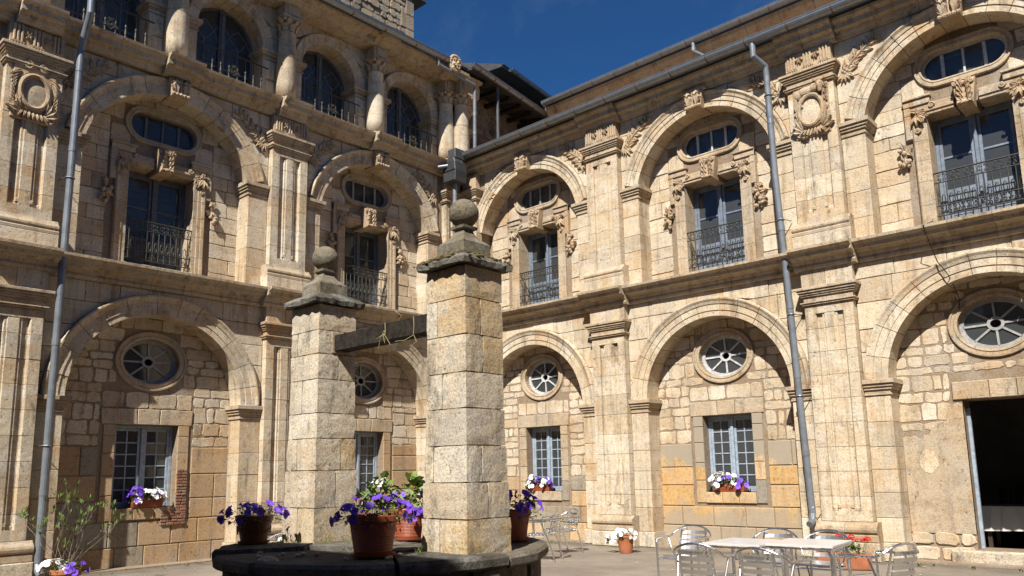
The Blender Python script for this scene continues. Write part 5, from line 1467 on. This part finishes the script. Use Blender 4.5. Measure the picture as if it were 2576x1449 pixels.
def petunia_pot(name, label, cat, loc, r0, r1, h, mat, ribs, spec, fol=190, spread=1.35, ht=.13, rz=0., group='flower pots on the well', saucer=True):
    t = thing(name, label, cat, loc, rz, group)
    pt = pot_parts(t, r0, r1, h, mat, ribs, saucer)
    q = MB(); foliage(q, 0, 0, h-.02, r1*spread, r1*spread, ht, fol)
    for k in range(5):                                     # trailing stems
        a = U(0, 2*PI); 
        for s_ in range(9):
            t_ = s_/8; p = (math.cos(a)*r1*(.8+.8*t_), math.sin(a)*r1*(.8+.8*t_), h+.05-.10*t_*t_); leaf_quad(q, p, (U(-1, 1), U(-1, 1), .4), .04, .022)
    link('foliage', q, 'leaf', t)
    scatter_blooms(t, 0, 0, h+.0, r1*spread*1.05, r1*spread*1.05, ht*1.1, spec)
    scatter_blooms(t, 0, 0, h+.0, r1*spread*1.0, r1*spread*1.0, ht*.9, [(BL['purple'], 8, 0)], (.35, .6), None, -.7)
    return t, pt
t, p_ = petunia_pot('potted_petunia', 'large ribbed terracotta pot of violet petunias, nearest on the well rim', 'flower pot', (8.07, -8.93, RIM+.005), .155, .225, .335, 'terraplastic', 16, [(BL['purple'], 30, 0)], 300, 1.4, .14)
q = MB(); foliage(q, 0.02, .05, .46, .13, .13, .18, 55, (.07, .13), .08); link('begonia_foliage', q, 'paleleaf', t)
q = MB(); q.tube([(.02, .05, .33), (.03, .06, .5), (.0, .07, .62)], .008, 5); q.tube([(.02, .05, .35), (.06, .04, .56), (.07, .05, .6)], .006, 5); link('stem', q, 'paleleaf', t)
for k in range(9): put_bloom(t, BEG, (U(-.05, .10), U(.0, .1), U(.57, .65)), (U(-.5, .8), U(-1, .3), U(0, 1)), U(.9, 1.3), 'begonia_bloom')
for k in range(4): put_bloom(t, BEG, (-.12+U(-.03, .03), -.02+U(-.04, .04), .43+U(-.03, .03)), (U(-.5, .8), U(-1, .3), U(0, 1)), 1.3, 'begonia_bloom')
t, p_ = petunia_pot('potted_petunia', 'ribbed terracotta pot of violet petunias standing between the well pillars', 'flower pot', (7.22, -7.80, RIM+.02), .14, .20, .31, 'terraplastic', 14, [(BL['purple'], 24, 0)], 220, 1.4, .16)
q = MB(); foliage(q, 0.0, .05, .42, .16, .16, .22, 60, (.08, .14), .09); link('begonia_foliage', q, 'paleleaf', t)
for k in range(14): put_bloom(t, BEG, (U(.05, .22), U(.0, .22), U(.44, .64)), (U(-.3, .8), U(-1, .3), U(0, 1)), U(1., 1.5), 'begonia_bloom')
t, p_ = petunia_pot('potted_petunia', 'dark brown garlanded pot of violet petunias on the left block of the well rim', 'flower pot', (6.27, -9.02, RIM+.03), .125, .185, .27, 'brownpot', 0, [(BL['purple'], 26, 0)], 230, 1.65, .12)
q = MB()
for k in range(4):
    a0 = PI/2*k-.3
    for dz_ in (0, -.016): q.tube([((.158)*math.cos(a0+PI/2*i/8), (.158)*math.sin(a0+PI/2*i/8), .17+dz_-.035*math.sin(PI*i/8)) for i in range(9)], .006, 5)
    for j in (-1, 0, 1): q.tube([(.166*math.cos(a0), .166*math.sin(a0), .18), (.158*math.cos(a0+j*.1), .158*math.sin(a0+j*.1), .10)], .006, 5)
link('garland_relief', q, 'brownpot', p_)
t, p_ = petunia_pot('potted_petunia', 'terracotta pot of dark violet petunias behind the right well pillar', 'flower pot', (8.10, -7.16, RIM+.005), .12, .17, .29, 'terracotta', 0, [(BL['purple'], 30, 0)], 180, 1.6, .17)
t, p_ = petunia_pot('potted_begonia', 'tall terracotta pot of white begonias hidden behind the violet petunias', 'flower pot', (7.60, -7.35, RIM+.005), .13, .185, .34, 'terracotta', 0, [(BEG, 20, 0)], 150, 1.1, .2)
# pot by the first pilaster
t = thing('potted_petunia', 'terracotta pot of white petunias on the ground at the pilaster foot', 'flower pot', (5.30, -1.10, 0))
pot_parts(t, .115, .165, .31, 'terracotta', 0, False, .035)
q = MB(); foliage(q, -.02, 0, .29, .17, .17, .11, 150); foliage(q, -.22, -.06, .22, .10, .1, .10, 60); link('foliage', q, 'leaf', t)
scatter_blooms(t, 0, 0, .29, .20, .20, .14, [(BL['white'], 22, 0)]); scatter_blooms(t, -.22, -.1, .20, .13, .12, .14, [(BL['white'], 20, 0)])
# window boxes
def window_box(label, x, n, z, wing, hw, spec1, spec2, rz=0.):
    loc = wing.root.matrix_basis @ Vector((x, -n, z)) if False else None
    c_, s_ = math.cos(wing.root.rotation_euler.z), math.sin(wing.root.rotation_euler.z)
    t = thing('window_box', label, 'flower box', (x*c_+n*s_, x*s_-n*c_, z), wing.root.rotation_euler.z+rz, 'flower boxes on the window sills')
    q = MB(); pr = [(-hw, -.075), (hw, -.075), (hw, .075), (-hw, .075)]
    lv = [(.90, 0), (.92, .01), (.97, .12), (1.0, .125), (1.01, .15), (.97, .15), (.95, .13)]
    for k_, z_ in lv: q.v += [((abs(a)-(1-k_)*.09)*(1 if a > 0 else -1), b*k_, z_) for a, b in pr]
    for i in range(len(lv)-1):
        for j in range(4): q.f.append((i*4+j, i*4+(j+1) % 4, i*4+4+(j+1) % 4, i*4+4+j))
    q.f += [(3, 2, 1, 0), tuple(range(len(lv)*4-4, len(lv)*4))]
    bx = link('box', q, 'terraplastic', t)
    q = MB()
    for k in range(4): q.box(-hw*.9, hw*.9, .025+.024*k, .031+.024*k, .065, .076+.001*k, .002)
    link('ribs', q, 'terraplastic', bx)
    q = MB(); foliage(q, 0, 0, .13, hw*1.08, .12, .13, 260); foliage(q, -hw*.8, -.05, .12, .12, .1, .14, 70); link('foliage', q, 'leaf', t)
    scatter_blooms(t, -hw*.45, -.04, .15, hw*.9, .15, .20, spec1, (1.0, 1.35)); scatter_blooms(t, hw*.25, -.05, .13, hw*1.0, .15, .18, spec2, (1.0, 1.35))
    return t
window_box('terracotta trough of white and violet petunias on the shaded sill of the gallery wing', -7.26, -.43, .985, A, .27, [(BL['purple'], 22, -1)], [(BL['white'], 60, 0), (BL['purple'], 5, 0)])
window_box('trough of white and violet petunias on the sill nearest the corner', 2.02, -.46, 1.035, B, .28, [(BL['white'], 36, -1), (BL['purple'], 3, 0)], [(BL['purple'], 18, 0), (BL['white'], 9, 0)])
window_box('trough of white petunias spilling over its end under the yellow plastered window', 6.62, -.46, 1.035, B, .30, [(BL['white'], 40, -1)], [(BL['purple'], 16, 0), (BL['white'], 8, 0)])
# oleander in a pot by the long pipe
t = thing('potted_oleander', 'bare stemmed oleander in a terracotta pot underplanted with petunias', 'potted shrub', (1.62, -9.16, 0))
pot_parts(t, .14, .19, .28, 'terracotta', 0, False, .06)
br = MB(); lf = MB()
def branch(p, d, l, r, lev):
    p = Vector(p); d = Vector(d).normalized(); q_ = [p]; dd = d.copy()
    for i in range(4): dd = (dd+Vector((U(-.12, .12), U(-.12, .12), .07))).normalized(); q_.append(q_[-1]+dd*l/4)
    br.tube(q_, [r, r*.9, r*.8, r*.7, r*.6], 5)
    e = q_[-1]
    if lev == 0 or l < .12:
        for k in range(13):
            a = U(0, 2*PI); v = dd*U(.7, 1.3)+Vector((math.cos(a), math.sin(a), .25))*.55; leaf_quad(lf, e-dd*U(0, .05), v, U(.06, .10), .011, .05)
        return
    for k in range(R.choice((1, 2, 2, 2))):
        a = U(0, 2*PI); v = dd+Vector((math.cos(a), math.sin(a), .1))*.65; branch(e, v, l*U(.55, .85), r*.7, lev-1)
    if U(0, 1) < .5: a = U(0, 2*PI); branch(q_[2], dd+Vector((math.cos(a), math.sin(a), .1))*.9, l*.6, r*.55, 0)
for k in range(11):
    a = 2*PI*k/11+U(-.2, .2); s_ = U(.4, 1.0); branch((.03*math.cos(a), .03*math.sin(a), .26), (math.cos(a)*s_, math.sin(a)*s_, 1.0), U(.30, .46), .0055, 3)
link('branches', br, 'bark', t); link('leaves', lf, 'oleander', t)
q = MB(); foliage(q, 0, 0, .26, .22, .22, .12, 220); link('petunia_foliage', q, 'leaf', t)
scatter_blooms(t, -.1, -.1, .27, .18, .18, .13, [(BL['white'], 26, -1)]); scatter_blooms(t, .1, .08, .26, .17, .17, .10, [(BL['purple'], 9, 1)])
# geranium troughs by the second pilaster
for i, (x, y, lb) in enumerate(((9.02, -1.15, 'ribbed clay trough of red geraniums, the one farther from the camera'), (9.38, -1.28, 'ribbed clay trough of red geraniums, the one nearer the doorway'))):
    t = thing('geranium_trough', lb, 'flower box', (x, y, 0), math.radians(22), 'geranium troughs by the pilaster')
    q = MB(); q.box(-.22, .22, 0, .185, -.09, .09, .012); q.box(-.23, .23, .186, .22, -.10, .10, .008)
    for k in range(15): q.box(-.215+.0295*k, -.20+.0295*k, .02, .18, .085, .097, .004)
    link('trough', q, 'terracotta', t)
    q = MB(); foliage(q, -.03, 0, .22, .17, .09, .15, 230, (.03, .05), .04); link('foliage', q, 'leaf', t)
    for k in range(7): 
        x0, y0 = U(-.19, .19), U(-.05, .05); zz = U(.36, .46); st = MB(); st.tube([(x0*.7, y0, .25), (x0, y0, zz)], .004, 4); link('stem', st, 'leaf', t); put_bloom(t, RED, (x0, y0, zz+.01), (0, 0, 1), U(1.1, 1.45), 'geranium_bloom')

# ================================================================== cafe furniture
def make_chair(label):
    t = thing('cafe_chair', label, 'chair', (0, 0, 0), 0, 'aluminium cafe chairs'); r = .0125
    q = MB(); hoop = []
    for i in range(25):
        s = -1+2*i/24; a = s*PI*.5
        if abs(s) > .62: f = (abs(s)-.62)/.38; hoop.append((math.copysign(.272-.012*(1-f), s), .115-.36*f, .645+.02*(1-f)**2*0+.0))
        else:
            g_ = s/.62; hoop.append((.262*math.sin(g_*PI/2), .125+.135*math.cos(g_*PI/2)**.8, .645+.125*math.cos(g_*PI/2)**1.3))
    for s in (-1, 1):
        pass
    full = [(-.262, -.255, 0), (-.265, -.262, .35), (-.268, -.27, .60), (-.270, -.262, .638)]+hoop[1:-1]+[(.270, -.262, .638), (.268, -.27, .60), (.265, -.262, .35), (.262, -.255, 0)]
    q.tube(full, r, 8); link('arm_hoop', q, 'alu', t)
    for s in (-1, 1):
        q = MB(); q.tube([(s*.225, .275, 0), (s*.235, .19, .30), (s*.243, .12, .46), (s*.262, .06, .63)], r, 8); link('rear_leg', q, 'alu', t)
        q = MB(); q.tube([(s*.175, -.20, .432), (s*.178, .13, .425), (s*.178, .175, .46), (s*.168, .215, .62), (s*.155, .238, .735)], .010, 8); link('back_post', q, 'alu', t)
        q = MB(); q.tube([(s*.262, -.24, .40), (s*.24, .135, .40)], .009, 6); link('side_rail', q, 'alu', t)
    q = MB(); q.tube([(-.262, -.245, .40), (.262, -.245, .40)], .009, 6); q.tube([(-.24, .14, .40), (.24, .14, .40)], .009, 6); link('cross_rail', q, 'alu', t)
    q = MB(); q.tube([(-.20, -.235, .435), (.20, -.235, .435)], .013, 8); link('seat_front', q, 'alu', t)
    sl = MB(); sl.cuboid((0, 0, 0), (.40, .048, .012)); me = sl.mesh('seat_slat')
    for k in range(6): link('seat_slat', me, 'aluslat', t, (0, -.185+.062*k, .438))
    for k in range(4):
        z = .50+.062*k; q = MB(); yb = .185+.075*(z-.46)/.28+.012
        pts = [(-.165+.33*i/6, yb+.022*(1-((i-3)/3)**2)) for i in range(7)]
        vs = [(x, y, z-.021) for x, y in pts]+[(x, y+.012, z+.021) for x, y in pts]; vs += [(x, y+.006, z_) for x, y, z_ in vs]
        q.add(vs, [(i, i+1, 8+i, 7+i) for i in range(6)]+[(14+i+1, 14+i, 21+i, 22+i) for i in range(6)]+[(i+1, i, 14+i, 15+i) for i in range(6)]+[(7+i, 8+i, 22+i, 21+i) for i in range(6)])
        b_ = link('back_slat', q, 'aluslat', t)
        if k == 3:
            cu = bpy.data.curves.new('lettering', 'FONT'); cu.body = 'Estrella Galicia'; cu.size = .033; cu.align_x = 'CENTER'; cu.align_y = 'CENTER'; cu.extrude = .0005
            to = bpy.data.objects.new('tmp', cu); COL.objects.link(to); bpy.context.view_layer.update()
            me2 = bpy.data.meshes.new_from_object(to.evaluated_get(bpy.context.evaluated_depsgraph_get())); bpy.data.objects.remove(to)
            rotm = Matrix.Rotation(PI, 4, 'Z') @ Matrix.Rotation(PI/2-.27, 4, 'X')
            me2.transform(Matrix.Translation((-.005, yb+.042, z)) @ rotm)
            me2.materials.clear(); link('lettering', me2, 'print', b_)
            q = MB(); q.blob((-.135, yb+.036, z), .009, .003, .009, 10, 5); link('logo_dot', q, 'print', b_)
    return t
ch = [('aluminium cafe chair at the near end of the tables, turned to the camera', 8.47, -4.42, .10),
      ('aluminium cafe chair seen from behind at the near side of the left table', 9.62, -6.02-.02, PI+.10),
      ('aluminium cafe chair seen from behind in front of the right table', 10.33, -6.14, PI-.05),
      ('aluminium cafe chair behind the left table, its hoop above the tabletop', 9.56, -4.42, .06),
      ('aluminium cafe chair behind the right table, overlapping its neighbour', 10.12, -4.40, -.05),
      ('aluminium cafe chair seen side on at the right end of the tables', 11.02, -5.22, -PI/2-.35),
      ('aluminium cafe chair beside the well pillar, its seat turned from the camera', 4.82, -2.84, -PI/2+.38),
      ('aluminium cafe chair nearer the pilaster, facing down the court', 4.36, -1.72, -.28),
      ('aluminium cafe chair mostly hidden behind the well', 4.62, -7.75, .5)]
c0 = make_chair(ch[0][0])
for i, (lb, x, y, rz) in enumerate(ch):
    c_ = c0 if i == 0 else copy_tree(c0)
    c_['label'] = lb; c_.location = (x, y, 0); c_.rotation_euler = (0, 0, rz)
def make_table(label, sx, sy):
    t = thing('cafe_table', label, 'table', (0, 0, 0), 0, 'pale cafe tables')
    q = MB(); q.cuboid((0, 0, .722), (sx, sy, .018)); q.cuboid((0, 0, .732), (sx-.01, sy-.01, .004)); link('tabletop', q, 'tabletop', t)
    q = MB(); q.tube([(-sx/2+.03, -sy/2+.03, .695), (sx/2-.03, -sy/2+.03, .695), (sx/2-.03, sy/2-.03, .695), (-sx/2+.03, sy/2-.03, .695)], .012, 6, True); link('frame', q, 'alu', t)
    for a in (-1, 1):
        for b in (-1, 1):
            q = MB()
            for d in (0, .03): q.tube([(a*(sx/2-.12), b*(sy/2-.04-d*.0)-b*d, .70), (a*(sx/2-.06), b*(sy/2-.04)-b*d, .68), (a*(sx/2-.035), b*(sy/2-.04)-b*d, .62), (a*(sx/2-.03), b*(sy/2-.035)-b*d, 0)], .0125, 7)
            link('leg', q, 'alu', t)
    return t
t = make_table('pale square cafe table on the left of the joined pair', .62, .68); t.location = (9.76, -5.46, 0); t.rotation_euler = (0, 0, math.radians(1))
t = make_table('pale square cafe table on the right of the joined pair', .64, .70); t.location = (10.36, -5.27, 0.006); t.rotation_euler = (0, 0, math.radians(5))
t = make_table('pale cafe table half hidden by the right pillar of the well', .62, .62); t.location = (4.42, -3.12, 0); t.rotation_euler = (0, 0, math.radians(24))

# table laid with a white cloth inside the doorway, and the chair behind it
t = thing('dining_table', 'table under a white cloth inside the dark doorway', 'table', (11.14, 2.62, .02))
q = MB(); q.cuboid((0, 0, .72), (1.7, .8, .03)); link('tabletop', q, 'darkwood', t)
for a in (-1, 1):
    for b in (-1, 1): q = MB(); q.cuboid((a*.75, b*.32, .35), (.06, .06, .70)); link('leg', q, 'darkwood', t)
q = MB(); K = 40
for i in range(K+1):
    x = -.88+1.76*i/K; wv = .02*math.sin(i*1.3)+.012*math.sin(i*2.9)
    q.v += [(x, -.42+wv, .32+.05*(i/K)), (x, -.415, .735), (x, .415, .735), (x, .42-wv, .34)]
for i in range(K):
    for j in range(3): q.f.append((i*4+j, i*4+4+j, i*4+5+j, i*4+1+j))
c_ = link('tablecloth', q, 'cloth'); c_.location = (11.14, 2.62, .025); c_['label'] = 'white cloth hanging over the table in the doorway'; c_['category'] = 'tablecloth'
t = thing('dining_chair', 'dark wooden slat back chair behind the white clothed table', 'chair', (10.55, 3.45, .02))
for a in (-1, 1):
    q = MB(); q.cuboid((a*.2, .2, .5), (.04, .04, 1.0)); link('rear_leg', q, 'darkwood', t); q = MB(); q.cuboid((a*.2, -.2, .22), (.04, .04, .44)); link('front_leg', q, 'darkwood', t)
q = MB(); q.cuboid((0, 0, .455), (.44, .44, .03)); link('seat', q, 'darkwood', t)
q = MB(); q.cuboid((0, .2, .98), (.44, .035, .07)); link('top_rail', q, 'darkwood', t)
for k in range(4): q = MB(); q.cuboid((-.12+.08*k, .2, .72), (.025, .02, .46)); link('back_slat', q, 'darkwood', t)

# weeds and litter along the wall feet
q = MB()
for _ in range(70):
    if U(0, 1) < .6: x0, y0 = U(1, 14), U(-.42, -.30)
    else: x0, y0 = U(.32, .45), U(-9, -1)
    for k in range(R.choice((4, 6, 9))):
        a, l = U(0, 2*PI), U(.03, .09); leaf_quad(q, (x0+U(-.04, .04), y0+U(-.03, .03), .0), (math.cos(a)*.7, math.sin(a)*.7, 1.), l, l*.25, .2)
o = link('wall_weeds', q, 'leaf'); o['kind'] = 'stuff'; o['label'] = 'small weeds growing where the paving meets the walls'
q = MB()
for _ in range(260):
    x0, y0 = U(.6, 13.5), U(-9, -.4); s_ = U(.008, .022); q.blob((x0, y0, s_*.25), s_, s_*U(.6, 1), s_*.4, 6, 4)
o = link('grit', q, 'granite'); o['kind'] = 'stuff'; o['label'] = 'loose grit scattered over the courtyard floor'
